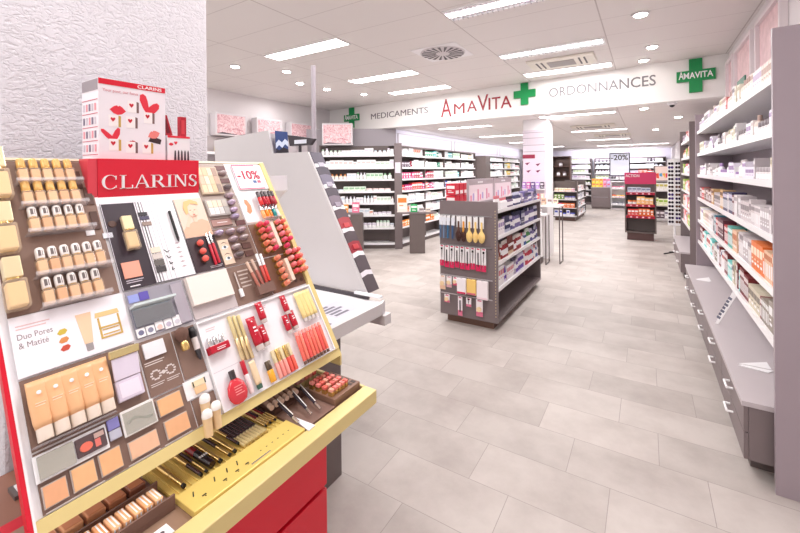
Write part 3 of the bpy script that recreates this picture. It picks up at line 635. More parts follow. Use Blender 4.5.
# ------------------------------------------------------------------ ACTION display
ax, ay = -.42, 10.42
g = empty('action_display', (ax, ay, 0), 'dark display stand with pink ACTION header and three shelves in the aisle', 'display stand')
MB().box(.04, .06, 0, .56, .44, .17, mat('plum brown', (92, 66, 64), .5)).build('plinth', g)
MB().box(0, .0, .17, .03, .48, 1.28, TAUPE_D).build('side_panel', g); MB().box(.58, .0, .17, .61, .48, 1.28, TAUPE_D).build('side_panel', g)
MB().box(.03, .28, .17, .58, .31, 1.28, TAUPE_D).build('back_panel', g); MB().box(.03, 0, .17, .58, .48, .2, TAUPE_D).build('base_deck', g)
MB().box(0, .0, 1.28, .61, .03, 1.54, mat('raspberry pink', (205, 52, 100), .4)).build('header', g)
t = MB(); add_text(t, 'ACTION', .085, PAPER, frame((.02, -.0005, 1.44), (1, 0, 0), (0, 0, 1), (0, -1, 0)), .002, .001, 1., .27); t.build('lettering', g)
for i, (z, cols_, kinds) in enumerate([(.56, [((226, 60, 50), (250, 240, 235)), ((235, 110, 50), (250, 235, 220))], ['bottle', 'carton', 'pouch']), (.82, [((245, 225, 215), (230, 120, 50)), ((250, 190, 120), (250, 240, 230))], ['jar', 'carton']), (1.09, [((244, 238, 240), (200, 90, 110)), ((205, 210, 225), (120, 130, 160))], ['carton'])]):
    MB().box(.03, -.04, z-.02, .58, .28, z, TAUPE_L).build('shelf', g); e = MB().box(.03, -.046, z-.05, .58, -.04, z+.005, C(190, 30, 60))
    for k in range(9): e.box(.05+k*.058, -.0475, z-.04, .085+k*.058, -.046, z-.01, C(240, 200, 210) if k % 2 else C(120, 30, 50))
    e.build('price_strip', g)
    BOXW = 'offer box'
    shelf_row(frame((ax, ay-.04, 0), (1, 0, 0), (0, 1, 0), (0, 0, 1)), .06, .56, z, .1, cols_, kinds, (.06, .09), (.14, .19) if i != 2 else (.07, .12), '%s shelf of ACTION stand' % ['lowest', 'middle', 'top'][i], 'offers on the ACTION stand', runs=(2, 4))
# ------------------------------------------------------------------ sunglasses rack
o = empty('sunglasses_rack', (.45, 9.02, 0), 'tall white sunglasses rack on tripod foot beside right wall shelving', 'sunglasses rack')
MB().cyl((0, 0, .03), (0, 0, 1.82), .018, WHITE).build('pole', o)
m = MB()
for k in range(4): a_ = k*PI/2+.4; m.cyl((0, 0, .05), (.19*math.cos(a_), .19*math.sin(a_), .012), .012, BLACK, n=8)
m.build('foot', o)
for s in (-1, 1): MB().box(s*.055-.052, -.035, .55, s*.055+.052, -.02, 1.80, WHITE).build('panel', o)
for r in range(16):
    for s in (0, 1):
        q = empty('sunglasses', (.395+.11*s, 8.978, .6+r*.073), 'dark sunglasses on white rack, %s row from bottom, %s column' % (ordn(r+1), ['left', 'right'][s]), 'sunglasses', 'sunglasses on the white rack')
        lc = C(*random.choice([(40, 30, 50), (50, 35, 40), (70, 50, 110), (90, 60, 50), (30, 28, 34)]), .15)
        m = MB()
        for x in (-.022, .022): m.lathe([(.021, 0), (.0215, .004), (.021, .008)], lc, c=(x, -.0, .02), ax='y', n=12, sx=1, sy=1.15)
        m.build('lens', q)
        f = MB().box(-.006, 0, .024, .006, .004, .028, BLACK)
        for x in (-.041, .041): f.box(x-.001, .0, .02, x+.001, .006, .026, BLACK)
        f.build('bridge', q)
# ------------------------------------------------------------------ two nested tables by the column
def table(M, w, d, h, label):
    o = empty('side_table', M, label, 'table')
    MB().bbox(0, 0, h-.03, w, d, h, WHITE, .004).build('tabletop', o)
    for x in (.02, w-.02):
        MB().tube([(x, .015, h-.03), (x, .015, .01), (x, d-.015, .01), (x, d-.015, h-.03)], .009, TAUPE_D, 6).build('leg', o)
    return o
table((-2.1, 7.13, 0), .86, .32, 1.0, 'tall narrow white table on grey loop legs in front of the column')
table((-1.93, 6.95, 0), .50, .30, .86, 'lower white table nested in front of the tall one by the column')
o = empty('white_cabinet', (-1.93, 7.02, 0), 'plain white cabinet box under the two tables by the column', 'cabinet'); MB().bbox(.03, .28, .12, .38, .42, .80, WHITE, .004).build('body', o); MB().box(.05, .3, 0, .36, .4, .12, TAUPE_D).build('plinth', o)
D.objects.remove(o.children[0]); D.objects.remove(o.children[0]); D.objects.remove(o); LAB.pop('plain white cabinet box under the two tables by the column')
o = empty('white_cabinet', (-1.88, 7.0, 0), 'plain white cabinet box under the two tables by the column', 'cabinet'); MB().bbox(0, 0, .12, .36, .22, .80, WHITE, .004).build('body', o); MB().box(.02, .02, 0, .34, .2, .119, TAUPE_D).build('plinth', o)
BOXW = 'sample box'
for i in range(8):
    c = [(240, 225, 180), (200, 200, 215), (235, 200, 150), (120, 110, 120), (240, 236, 236), (215, 180, 150), (190, 200, 190), (244, 230, 200)][i]
    product(TR(-2.04+.1*i, 7.27, 1.001), 'carton' if i % 3 else 'jar', (.07, .06, .09+.02*(i % 2)), c, (150, 120, 120), '%s %s on tall table, %s from the left' % (colname(c), 'sample box' if i % 3 else 'sample jar', ORD[i+1]), 'sample', 'samples on the tall white table', name='sample_box' if i % 3 else 'sample_jar')
for i in range(3):
    product(TR(-1.85+.14*i, 7.08, .861), 'jar', (.08, .08, .07), [(60, 50, 55), (225, 220, 222), (90, 70, 60)][i], (190, 180, 180), '%s jar on the lower nested table, %s from left' % (['black', 'white', 'brown'][i], ORD[i+1]), 'jar', 'jars on the lower nested table')
# slat wall with posters on the column
o = empty('slat_display', (-1.95, 7.46, 0), 'pale mauve slat panel with posters on the front of the column', 'display panel')
m = MB().box(.0, 0, 1.0, .40, .035, 2.35, C(222, 212, 224))
for z in (1.95, 2.07, 2.2, 2.3): m.box(0, -.001, z, .40, 0, z+.008, C(150, 135, 150))
m.build('panel', o); MB().box(0, -.006, 1.83, .22, 0, 1.9, C(150, 40, 70)).build('title_strip', o)
p = MB().box(.02, -.004, 1.52, .38, 0, 1.82, C(228, 210, 226))
for x, z in ((.08, 1.74), (.27, 1.72), (.1, 1.6), (.27, 1.6)): p.prism([(x-.04, z), (x, z-.035), (x+.05, z+.02)], -.006, -.004, C(120, 40, 80), 'y')
p.build('poster', o)
MB().box(0, -.12, 1.26, .40, 0, 1.275, WHITE).build('shelf', o); MB().box(0, -.12, 1.05, .40, 0, 1.065, WHITE).build('shelf', o)
for r, (z, cc) in enumerate([(1.276, [(160, 110, 190), (200, 90, 170), (90, 60, 130), (180, 140, 210), (60, 40, 60)]), (1.066, [(245, 225, 220), (240, 170, 140), (244, 236, 236), (225, 110, 110), (240, 200, 180)])]):
    for i, c in enumerate(cc): product(TR(-1.91+.08*i, 7.39, z), 'tube' if r else 'carton', (.06, .05, .12), c, (230, 220, 230), '%s product on %s shelf of column panel, %s from left' % (colname(c), ['upper', 'lower'][r], ORD[i+1]), 'product', 'products on the column panel shelves', name='cosmetic_tube' if r else 'cosmetics_box')
# ------------------------------------------------------------------ back area counter, white stand, poster stand
o = empty('service_counter', (-1.95, 18.2, 0), 'small taupe service counter with recessed handle in the back aisle', 'counter')
MB().box(.02, .02, 0, .68, .6, .08, TAUPE_D).build('plinth', o); MB().bbox(0, 0, .08, .7, .62, .88, TAUPE, .006).build('body', o); MB().box(-.01, -.01, .881, .71, .63, .9, TAUPE_L).build('worktop', o); MB().box(.08, -.008, .48, .62, 0, .5, STEEL).build('handle', o)
for i in range(10):
    c = [(245, 215, 50), (248, 225, 70), (246, 205, 40), (230, 150, 190), (200, 180, 225)][i % 5]
    product(TR(-1.89+.14*(i % 5)+.02, 18.35, .9+.18*(i//5)), 'carton', (.125, .1, .175), c, (230, 90, 110), '%s packet on small back counter, %s row, %s from left' % (colname(c), ['lower', 'upper'][i//5], ORD[i % 5+1]), 'packet', 'yellow and pink packets on the back counter', name='packet')
o = empty('white_display', (-1.22, 18.1, 0), 'narrow white display rack with fruit coloured products beside back counter', 'display rack')
for q in ((0, 0, .06, .02, .4, 1.15), (.58, 0, .06, .6, .4, 1.15), (.02, .38, .06, .58, .4, 1.15)): MB().box(*q, WHITE).build('panel', o)
MB().box(.02, .02, 0, .58, .38, .06, TAUPE_L).build('plinth', o)
for z in (.2, .5, .85, 1.14): MB().box(.02, 0, z-.02, .58, .38, z, WHITE).build('shelf', o)
BOXW = 'small packet'
for i, (z, pal) in enumerate([(.2, [((200, 200, 210), (120, 120, 130))]), (.5, [((240, 170, 60), (225, 90, 60)), ((230, 90, 70), (250, 210, 120))]), (.85, [((240, 210, 220), (220, 120, 150))])]):
    shelf_row(frame((-1.22, 18.1, 0), (1, 0, 0), (0, 1, 0), (0, 0, 1)), .03, .57, z, .12, pal, ['carton', 'jar'], (.1, .13), (.15, .22), '%s shelf of narrow white rack' % ['lowest', 'middle', 'top'][i], 'products on the narrow white rack')
o = empty('offer_sign', (-1.30, 18.65, 0), 'square white sign reading -20% on a post above the white rack', 'sign')
MB().cyl((.35, 0, 0), (.35, 0, 1.5), .02, STEEL).build('post', o); MB().cyl((.35, 0, 0), (.35, 0, .02), .15, STEEL).build('foot', o)
MB().box(0, -.02, 1.35, .75, 0, 2.32, C(52, 44, 62)).build('frame', o); MB().box(.04, -.024, 1.39, .71, -.02, 2.28, C(228, 232, 250)).build('poster', o)
t = MB(); add_text(t, '-20%', .3, BLACK, frame((.06, -.0245, 2.02), (1, 0, 0), (0, 0, 1), (0, -1, 0)), .002, .004, 1., .62); t.build('lettering', o)
o = empty('promotion_shelf', (.20, 14.4, 0), 'promotion shelf with bright leaflet pictures seen right of the ACTION stand', 'display shelf')
for q in ((0, 0, 0, .02, .35, 1.72), (.56, 0, 0, .58, .35, 1.72), (.02, .33, .1, .56, .35, 1.72)): MB().box(*q, TAUPE_D).build('panel', o)
for z in (.12, .5, .95, 1.25): MB().box(.02, 0, z-.02, .56, .325, z, TAUPE_L).build('shelf', o)
p = MB().box(.03, .02, 1.27, .55, .03, 1.70, C(246, 222, 214))
for k in range(6): p.prism([(.07+.08*k, 1.35+.05*(k % 3)), (.14+.08*k, 1.33+.06*(k % 2)), (.13+.08*k, 1.5), (.06+.08*k, 1.48)], .018, .02, C(*[(230, 80, 60), (90, 160, 200), (245, 180, 60), (220, 60, 90), (120, 190, 90), (240, 120, 60)][k]), 'y')
p.build('leaflet_panel', o)
BOXW = 'promo box'
for i, (z, pal) in enumerate([(.12, [((240, 238, 242), (120, 110, 130)), ((90, 70, 80), (230, 220, 225))]), (.5, [((200, 225, 80), (250, 250, 230)), ((236, 240, 200), (150, 190, 60))]), (.95, [((250, 240, 110), (250, 250, 240)), ((240, 236, 230), (200, 190, 100))])]):
    shelf_row(frame((.20, 14.4, 0), (1, 0, 0), (0, 1, 0), (0, 0, 1)), .03, .55, z, .12, pal, ['carton'], (.08, .12), (.2, .27), '%s shelf of promotion shelf' % ['lowest', 'middle', 'top'][i], 'boxes on the promotion shelf')
# ------------------------------------------------------------------ consultation desks on the left
def desk(c, d, label, bw=.27, tw=(-.3, .5)):
    M = frame(cam_xy(c, d), Rv, Fv, (0, 0, 1)); o = empty('consultation_desk', M, label, 'desk')
    MB().bbox(0, 0, 0, bw, .22, .775, TAUPE_D, .006).build('pedestal', o)
    n = 10; pts = [(tw[0], .2), (tw[0], .0)]+[(tw[1]-.0+.12*math.sin(k*PI/n), .08-.1*math.cos(k*PI/n)) for k in range(n+1)]
    MB().prism(pts, .776, .806, TAUPE).build('desktop', o)
    return M
Md = desk(.18, 7.72, 'grey consultation desk with rounded top right of the medicine rack', .30, (-.25, .42))
Md2 = desk(-.98, 7.7, 'grey consultation desk partly hidden behind the blank make-up stand', .24, (-.16, .12))
def on_desk(M, x, y, kind, size, c1, c2, label, cat, name): product(M @ TR(x, y, .807), kind, size, c1, c2, label, cat, None, name=name)
on_desk(Md, -.14, .1, 'carton', (.2, .06, .34), (240, 230, 220), (225, 130, 60), 'tall white leaflet box with orange picture on the consultation desk', 'leaflet box', 'leaflet_box')
on_desk(Md, .09, .1, 'carton', (.13, .1, .15), (30, 165, 90), (240, 250, 240), 'bright green box on the right consultation desk', 'box', 'green_box')
on_desk(Md, .24, .1, 'carton', (.1, .1, .08), (200, 190, 190), (120, 110, 110), 'small grey box right of the green box on desk', 'box', 'small_box')
on_desk(Md, .37, .1, 'carton', (.09, .1, .07), (230, 215, 200), (150, 140, 140), 'small cream box at right end of desk', 'box', 'small_box')
on_desk(Md2, -.1, .1, 'carton', (.1, .08, .16), (235, 150, 60), (250, 240, 220), 'orange box on the half hidden left desk', 'box', 'orange_box')
on_desk(Md2, .1, .1, 'carton', (.14, .08, .2), (225, 120, 150), (250, 240, 240), 'pink box on the half hidden left desk', 'box', 'pink_box')
# ------------------------------------------------------------------ rose pictures over left shelving
ROSE = D.materials.new('rose print'); ROSE.use_nodes = True; nt = ROSE.node_tree
vo = nt.nodes.new('ShaderNodeTexVoronoi'); vo.inputs['Scale'].default_value = 9; vo.feature = 'SMOOTH_F1'; wv = nt.nodes.new('ShaderNodeTexNoise'); wv.inputs['Scale'].default_value = 12; wv.inputs['Distortion'].default_value = 3
tc = nt.nodes.new('ShaderNodeTexCoord'); nt.links.new(tc.outputs['Object'], vo.inputs['Vector']); nt.links.new(tc.outputs['Object'], wv.inputs['Vector'])
rp = nt.nodes.new('ShaderNodeValToRGB'); rp.color_ramp.elements[0].color = (.55, .2, .25, 1); rp.color_ramp.elements[1].color = (.88, .66, .68, 1); rp.color_ramp.elements[0].position = .3; rp.color_ramp.elements[1].position = .6
nt.links.new(wv.outputs['Fac'], rp.inputs[0]); nt.links.new(rp.outputs[0], nt.nodes['Principled BSDF'].inputs['Base Color'])
def lightbox(M, w, h, label):
    o = empty('picture_box', M, label, 'picture', 'rose picture boxes above the left shelving')
    MB().bbox(0, 0, 0, w, .16, h, C(214, 208, 212), .006).build('case', o); MB().box(.03, -.003, .03, w-.03, 0, h-.03, ROSE).build('print', o)
    MB().prism([(.03, .03), (w*.2, .06), (w*.75, .03), (w-.03, .05), (w-.03, .03)], -.005, -.003, C(90, 80, 86), 'y').build('print_foot', o)
for i, (y0, z0) in enumerate([(4.09, 2.27), (4.94, 2.27), (5.79, 2.27)]):
    lightbox(frame((-6.3, y0, z0), (0, 1, 0), (-1, 0, 0), (0, 0, 1)), .62, .40, 'deep rose picture box above left wall shelving, %s from the front' % ORD[i+1])
lightbox(M1 @ TR(.02, .1, 2.18), .64, .46, 'rose picture box standing on the left medicine rack below the bulkhead')
Ml = frame((-6.1, 3.4, 0), (0, 1, 0), (-1, 0, 0), (0, 0, 1))
rack(Ml, 2.65, 2.26, .38, zs[:], 'grey shelving unit along the left wall below the rose pictures', body=TAUPE_L)
BOXW = 'medicine box'
product(Ml @ TR(.25, .1, 1.957), 'flask', (.2, .16, .22), (240, 200, 90), (245, 220, 130), 'yellow cone shaped flask on left wall shelving by the pillar', 'flask', None)
for i in range(6): product(Ml @ TR(.7+.16*i, .1, 1.957), 'carton', (.13, .12, .16+.02*(i % 2)), [(240, 220, 140), (230, 220, 225), (225, 180, 190)][i % 3], (180, 140, 150), '%s box on left wall shelf, %s from the pillar' % (['yellow', 'white', 'pink'][i % 3], ORD[i+1]), 'medicine box', 'boxes on the left wall shelf', name='medicine_box')
# ------------------------------------------------------------------ near make-up stand
E_ = math.radians(59); cE, sE = math.cos(E_), math.sin(E_)
FO = Vector((-1.0, .27, .9)); fx = Vector((0, 1, 0)); fy = Vector((-cE, 0, sE)); fn = Vector((sE, 0, cE))
def FM(s, t, n=0): return frame(FO+fx*s+fy*t+fn*n, fx, fy, fn)
SL, ST = .873, .862                       # length and slope height of the sloped board
PINKPL = C(228, 96, 110); BRP = C(132, 106, 94); BRD = C(92, 68, 60); WBD = C(246, 243, 246)
st = empty('makeup_stand', (-1.0, .27, 0), 'large sloping make-up tester stand with red cabinet and gold tray at left', 'tester stand')
inv = st.matrix_world.inverted()
def P_(mb, name, M=None, par=st):          # part of the stand given in world or board coordinates
    mb2 = MB(); mb2.__dict__.update(mb.__dict__)
    o = mb.build(name, par)
    if M is not None: o.matrix_parent_inverse = Matrix(); o.matrix_world = M if par is None else M
    if par is not None and M is not None: o.matrix_local = par.matrix_world.inverted() @ M
    return o
bpy.context.view_layer.update()
I4 = Matrix.Identity(4)
P_(MB().box(0, .0278, -.035, SL-.008, ST, -.0005, WBD), 'sloped_board', FM(0, 0))
rp_ = MB().prism([(-.992, .905), (-1.0-cE*ST+.008, .905+sE*ST), (-1.0-cE*ST-.008, .9+sE*ST-.004), (-1.010, .896)], .2575, .2655, RED, 'y'); P_(rp_, 'side_cheek', I4)
P_(MB().prism([(-1.0, .86), (-1.0, .9), (-1.0-cE*ST, .9+sE*ST), (-1.0-cE*ST-.06, .9+sE*ST-.02), (-1.32, .86)], SL+.27+.0135, SL+.27+.022, CREAM, 'y'), 'side_cheek', I4)
P_(MB().box(-.0, -.001, -.03, SL+.013, .0275, .006, CREAM), 'bottom_trim', FM(0, 0))
P_(MB().box(SL-.0075, .0278, -.035, SL+.013, ST, .012, CREAM), 'right_trim', FM(0, 0))
P_(MB().box(-.0043, .0, -.02, -.0002, ST, .01, PAPER), 'left_trim', FM(0, 0))
P_(MB().box(0, ST+.0005, -.03, SL+.02, ST+.008, .004, C(235, 225, 200)), 'top_trim', FM(0, 0))
# tray
tz = .82; ty0, ty1 = .27, 1.155
P_(MB().box(-1.20, ty0, tz-.03, -.883, ty1-.011, tz-.012, C(150, 120, 100)), 'tray_floor', I4)
P_(MB().bbox(-.882, ty0, tz-.05, -.828, ty1, tz-.002, CREAM, .003), 'tray_rim', I4)
P_(MB().box(-1.20, ty1-.0105, tz-.05, -.883, ty1, tz-.002, CREAM), 'tray_end', I4)
P_(MB().box(-1.2, ty0, tz-.075, -.86, ty1-.02, tz-.051, C(205, 196, 190)), 'tray_underside', I4)
cab = P_(MB().box(-1.34, .2, .06, -.995, 1.05, tz-.076, RED), 'cabinet', I4)
for z0, z1 in ((.07, .478), (.492, .735)): P_(MB().bbox(-.994, .205, z0, -.972, 1.048, z1, RED, .003), 'drawer', I4)
P_(MB().box(-1.32, .24, 0, -1.03, 1.0, .059, BLACK), 'plinth', I4)
P_(MB().box(-1.52, .45, .0, -1.47, 1.15, 1.62, C(190, 180, 185)), 'back_panel', I4)
# red header with lettering, standing proud of the board
hd = P_(MB().prism([(-1.365, 1.508), (-1.365, 1.648), (-1.45, 1.648), (-1.45, 1.652-.0)], .516, .828, RED, 'y') if False else MB().box(-1.44, .516, 1.489, -1.38, .828, 1.648, mat('poster red', (222, 24, 52), .3)), 'header', I4); hd['label'] = 'red header block with white serif lettering'
P_(MB().prism([(-1.3805, 1.489), (-1.44, 1.489), (-1.44, 1.647), (-1.381, 1.647)], .492, .515, C(226, 70, 84), 'y'), 'header_side', I4)
# serif capitals built from strokes (x, y) on a unit height
def serif(mb, txt, x0, x1, h, m):
    adv = {'C': .86, 'L': .72, 'A': .90, 'R': .86, 'I': .42, 'N': .92, 'S': .62}
    tot = sum(adv[c] for c in txt); k = (x1-x0)/tot; x = x0; th = .13; tn = .05; sf = .035
    def ring(cx, cy, rx, ry, a0, a1, wfun, n=16):
        pts_o = []; pts_i = []
        for i in range(n+1):
            a = a0+(a1-a0)*i/n; w = wfun(a)
            pts_o.append((cx+rx*math.cos(a), cy+ry*math.sin(a))); pts_i.append((cx+(rx-w)*math.cos(a), cy+(ry-w*.6)*math.sin(a)))
        for i in range(n): poly([pts_o[i], pts_o[i+1], pts_i[i+1], pts_i[i]])
    def poly(p): mb.prism([(x+a*k, b*h) for a, b in p], 0, .003, m)
    def rect(a, b, c, d): poly([(a, b), (c, b), (c, d), (a, d)])
    for c in txt:
        if c == 'C':
            ring(.42, .5, .38, .52, math.radians(42), math.radians(318), lambda a: tn+(th-tn)*max(0, -math.cos(a)))
            rect(.68, .68, .72, .95); rect(.69, .1, .72, .25)
        if c == 'L': rect(.12, 0, .12+th, 1); rect(.03, 0, .34, sf); rect(.03, 1-sf, .34, 1); rect(.12, 0, .66, tn); rect(.63, 0, .67, .26)
        if c == 'A':
            poly([(.08, 0), (.08+tn, 0), (.44, .98), (.40, .98)]); poly([(.40, 1.02), (.46, 1.02), (.82, 0), (.82-th, 0)]); rect(.2, .33, .66, .33+tn); rect(0, 0, .22, sf); rect(.62, 0, .9, sf)
        if c == 'R':
            rect(.1, 0, .1+th, 1); rect(.02, 0, .33, sf); rect(.02, 1-sf, .3, 1); rect(.2, 1-tn, .42, 1); rect(.2, .48, .42, .48+tn)
            ring(.40, .74, .26, .26, -PI/2, PI/2, lambda a: tn+(th-tn)*max(0, math.cos(a)), 10); poly([(.34, .5), (.48, .5), (.82, 0), (.66, 0)]); rect(.62, 0, .88, sf)
        if c == 'I': rect(.14, 0, .14+th, 1); rect(.05, 0, .36, sf); rect(.05, 1-sf, .36, 1)
        if c == 'N': rect(.12, 0, .12+tn, 1); rect(.02, 0, .26, sf); rect(.02, 1-sf, .2, 1); poly([(.1, 1), (.26, 1), (.78, 0), (.68, 0)]); rect(.72, 0, .72+tn, 1); rect(.62, 1-sf, .88, 1)
        if c == 'S':
            ring(.30, .74, .22, .27, math.radians(25), math.radians(250), lambda a: tn+.05*max(0, -math.cos(a)), 12)
            ring(.30, .27, .24, .28, math.radians(-155), math.radians(80), lambda a: tn+.06*max(0, math.cos(a)), 12)
            poly([(.12, .62), (.22, .68), (.50, .42), (.42, .34)]); rect(.49, .72, .52, .95); rect(.05, .05, .08, .28)
        x += adv[c]*k
lt = MB(); serif(lt, 'CLARINS', .008, .306, .042, PAPER)
P_(lt, 'lettering', frame((-1.3795, .516, 1.556), (0, 1, 0), (0, 0, 1), (1, 0, 0)), st)
# coloured insert panels set on the board (parts of the stand)
def ins(s0, t0, s1, t1, c, n=.003, label=None):
    o = P_(MB().box(s0+.0015, t0+.0015, -.0004, s1-.0015, t1-.0015, n, c), 'insert_panel', FM(0, 0))
    if label: o['label'] = label
    return o
ins(.012, .437, .238, .86, BRP); ins(.012, .147, .240, .297, BRP); ins(.012, .0285, .330, .146, BRP); ins(.242, .147, .330, .293, BRP); ins(.331, .152, .398, .293, BRP); ins(.331, .0285, .398, .099, BRP)
ins(.555, .586, .70, .86, C(170, 152, 142)); ins(.555, .438, .70, .585, BRP); ins(.702, .442, .864, .585, C(120, 86, 70)); ins(.702, .300, .864, .440, C(120, 86, 70)); ins(.553, .298, .7005, .437, BRP)
ins(.694, .587, .864, .86, C(240, 236, 238))
def lines(mb, x, y, n, w, dy, c, z=0): 
    for i in range(n): mb.box(x, y-i*dy, z, x+w*(1-.25*((i*7) % 3)/2), y-i*dy+dy*.35, z+.0006, c)
def card(name, s0, t0, s1, t1, c, label, cat='card', n=.0035, th=.002, rz=0):
    o = empty(name, FM(s0, t0, n), label, cat); MB().box(0, 0, 0, s1-s0, t1-t0, th, c).build('card_face', o); return o, s1-s0, t1-t0, th
# --- white card with printed tube and compact
o, w_, h_, th = card('printed_card', .012, .300, .2385, .4355, C(247, 243, 248), 'white card reading Duo Pores & Matité with printed tube and compact', 'picture card')
GT = C(140, 125, 130)
t = MB(); add_text(t, 'Duo Pores', .019, GT, TR(.010, .082, th), .0006, 0, 1., .062); add_text(t, '& Matité', .019, GT, TR(.010, .062, th), .0006, 0, 1., .052); t.build('lettering', o)
t = MB(); lines(t, .010, .112, 2, .06, .007, C(225, 190, 190), th); t.build('fine_print', o)
for q, (cc, y) in enumerate([((205, 180, 70), .075), ((215, 140, 80), .055), ((200, 80, 60), .036)]):
    MB().prism([(.078+.0, y-.002), (.083, y-.007), (.093, y-.006), (.098, y+.001), (.094, y+.007), (.084, y+.006)], th, th+.0008, C(*cc)).build('swatch', o)
MB().prism([(.118, .106), (.150, .106), (.142, .03), (.125, .03)], th, th+.001, C(240, 205, 170)).prism([(.126, .0295), (.141, .0295), (.1405, .012), (.1265, .012)], th, th+.001, SILV).build('printed_tube', o)
m = MB(); m.prism([(.158, .098), (.208, .098), (.210, .086), (.156, .086)], th, th+.001, C(228, 200, 140)); 
for q in ((.160, .030, .208, .034), (.160, .056, .208, .060), (.160, .034, .164, .084), (.204, .034, .208, .084), (.166, .038, .202, .041), (.166, .050, .202, .053)): m.box(q[0], q[1], th, q[2], q[3], th+.0012, C(205, 170, 90))
m.build('printed_compact', o)
# --- foundation bottles
SKIN = [(240, 184, 136), (236, 176, 126), (242, 192, 146), (230, 164, 114), (240, 186, 142), (236, 178, 130)]
GLs = mat('thick clear glass', (250, 226, 196), .06, alpha=.28)
def fbottle(w, h, d, liq, capm, n=0.):
    o = empty('foundation_bottle', I4)
    MB().bbox(-w/2, 0, .001, w/2, h*.56, d, GLs, min(w, d)*.16).build('bottle', o)
    MB().bbox(-w*.40, h*.05, d*.14, w*.40, h*.50, d*.9, liq, w*.08).build('liquid', o)
    MB().lathe([(w*.30, h*.56), (w*.30, h*.59)], GOLD, c=(0, 0, d/2), ax='y', n=12).build('collar', o)
    (MB().bbox(-w*.38, h*.59, d*.10, w*.38, h, d*.90, capm, w*.06) if w > .03 else MB().lathe([(w*.38, h*.59), (w*.42, h*.62), (w*.41, h*.9), (w*.33, h*.97), (w*.1, h)], capm, c=(0, 0, d/2), ax='y', n=16)).build('cap', o)
    return o
CAPB = C(235, 228, 205, .3)
bigs = [(.050, .735, .15, 'top'), (.044, .588, .135, 'middle'), (.042, .447, .128, 'lowest')]
for s, t_, h, nm in bigs:
    o = fbottle(.042, h, .032, C(240, 206, 148), mat('champagne cap', (236, 218, 176) if nm == 'top' else (228, 214, 188), .3, .3)); o.matrix_world = FM(s-.012, t_, .006)
    tag(o, 'large display foundation bottle with pale gold cap at left edge, %s of three' % nm, 'foundation bottle', 'large foundation bottles at the left edge')
protos = {}
rows = [(.784, 5, .0252, .086, .074, 0, 'top'), (.714, 5, .0252, .086, .078, 0, 'second'), (.636, 5, .0252, .088, .074, 1, 'third'), (.520, 6, .0243, .086, .074, 1, 'fourth'), (.441, 5, .0252, .086, .074, 1, 'lowest')]
GLASS = mat('clear acrylic', (240, 236, 240), .08, alpha=.22)
for t_, n, pit, s0, h, kind, nm in rows:
    for i in range(n):
        c = (i+kind*2) % 6; key = (c, kind)
        if key not in protos:
            p = fbottle(.0225, h, .022, C(*SKIN[c]), mat('clear gold cap', (236, 190, 116), .2, .15) if kind == 0 else mat('silver white cap', (246, 240, 236), .25, .1))
            m = MB().box(-.005, h*.66, .0185, .0005, h*.88, .0208, C(230, 180, 110) if kind == 0 else C(110, 100, 98)).box(.0025, h*.66, .0185, .004, h*.88, .0204, C(230, 180, 110) if kind == 0 else C(130, 120, 118)).build('cap_label', p); protos[key] = p; o = p; o.matrix_world = FM(s0+i*pit, t_, .006)
            tag(o, 'small peach foundation bottle with %s cap, %s row, %s from left' % (['gold', 'silver'][kind], nm, ORD[i+1]), 'foundation bottle', 'small foundation testers on the brown panel')
        else:
            copy_tree(protos[key], FM(s0+i*pit, t_, .006), 'small peach foundation bottle with %s cap, %s row, %s from left' % (['gold', 'silver'][kind], nm, ORD[i+1]), 'foundation bottle', 'small foundation testers on the brown panel')
    P_(MB().box(s0-.018, t_-.0035, .003, s0+n*pit, t_-.0008, .034, GLASS).box(s0-.018, t_-.0008, .031, s0+n*pit, t_+.007, .0325, GLASS), 'acrylic_ledge', FM(0, 0))
for s, t_ in ((.205, .79), (.222, .735), (.222, .655)): P_(MB().box(s-.008, t_-.022, .003, s+.01, t_+.035, .006, BROWND), 'recess', FM(0, 0))
card('price_card', .195, .617, .215, .632, PAPER, 'small white tag above the fourth row of foundation bottles', 'tag'); o, *_ = card('puff_tag', .232, .602, .256, .618, C(222, 224, 232), 'pale oval tag beside the black picture card', 'tag')
# --- black picture card with bottle
o, w_, h_, th = card('picture_card', .2435, .439, .4525, .712, C(52, 40, 50), 'picture card with dark left band, bottle and pale stripes under red header', 'picture card')
m = MB(); m.box(.087, .002, th, .207, .271, th+.0006, C(238, 236, 240))
for k, x in enumerate([.086, .092, .100, .108, .121, .133, .146]): m.box(x, .002, th+.0006, x+(.003 if k < 4 else .0015), .271, th+.001, C(*[(60, 50, 60), (150, 140, 150)][k % 2]) if k < 4 else C(200, 196, 204))
m.build('stripes', o)
m = MB().box(.0005, .0005, th, .002, h_-.0005, th+.001, C(210, 205, 215)).box(.0005, h_-.002, th, w_-.0005, h_-.0005, th+.001, C(210, 205, 215)); m.build('edge_line', o)
MB().box(.012, .032, th, .058, .080, th+.0025, C(238, 160, 138)).build('blush_square', o)
m = MB(); lines(m, .014, .024, 2, .045, .006, C(210, 200, 210), th); m.box(.02, .006, th, .046, .009, th+.0006, PAPER); m.build('fine_print', o)
MB().lathe([(.011, 0), (.010, .002)], BROWND, c=(.018, .205, th), n=16).build('printed_spot', o)
for k, (x, y, cc) in enumerate([(.094, .208, (70, 64, 90)), (.096, .188, (150, 130, 120)), (.092, .222, (40, 36, 44))]): MB().box(x, y, th+.001, x+.026, y+.012, th+.003, C(*cc)).build('shadow_pan', o)
for k in range(4): MB().box(.097, .074-.021*k+.02, th+.001, .125, .092-.021*k+.02, th+.003, C(*[(226, 214, 196), (206, 196, 190), (100, 96, 92), (66, 62, 64)][k])).build('shadow_pan', o)
m = MB()
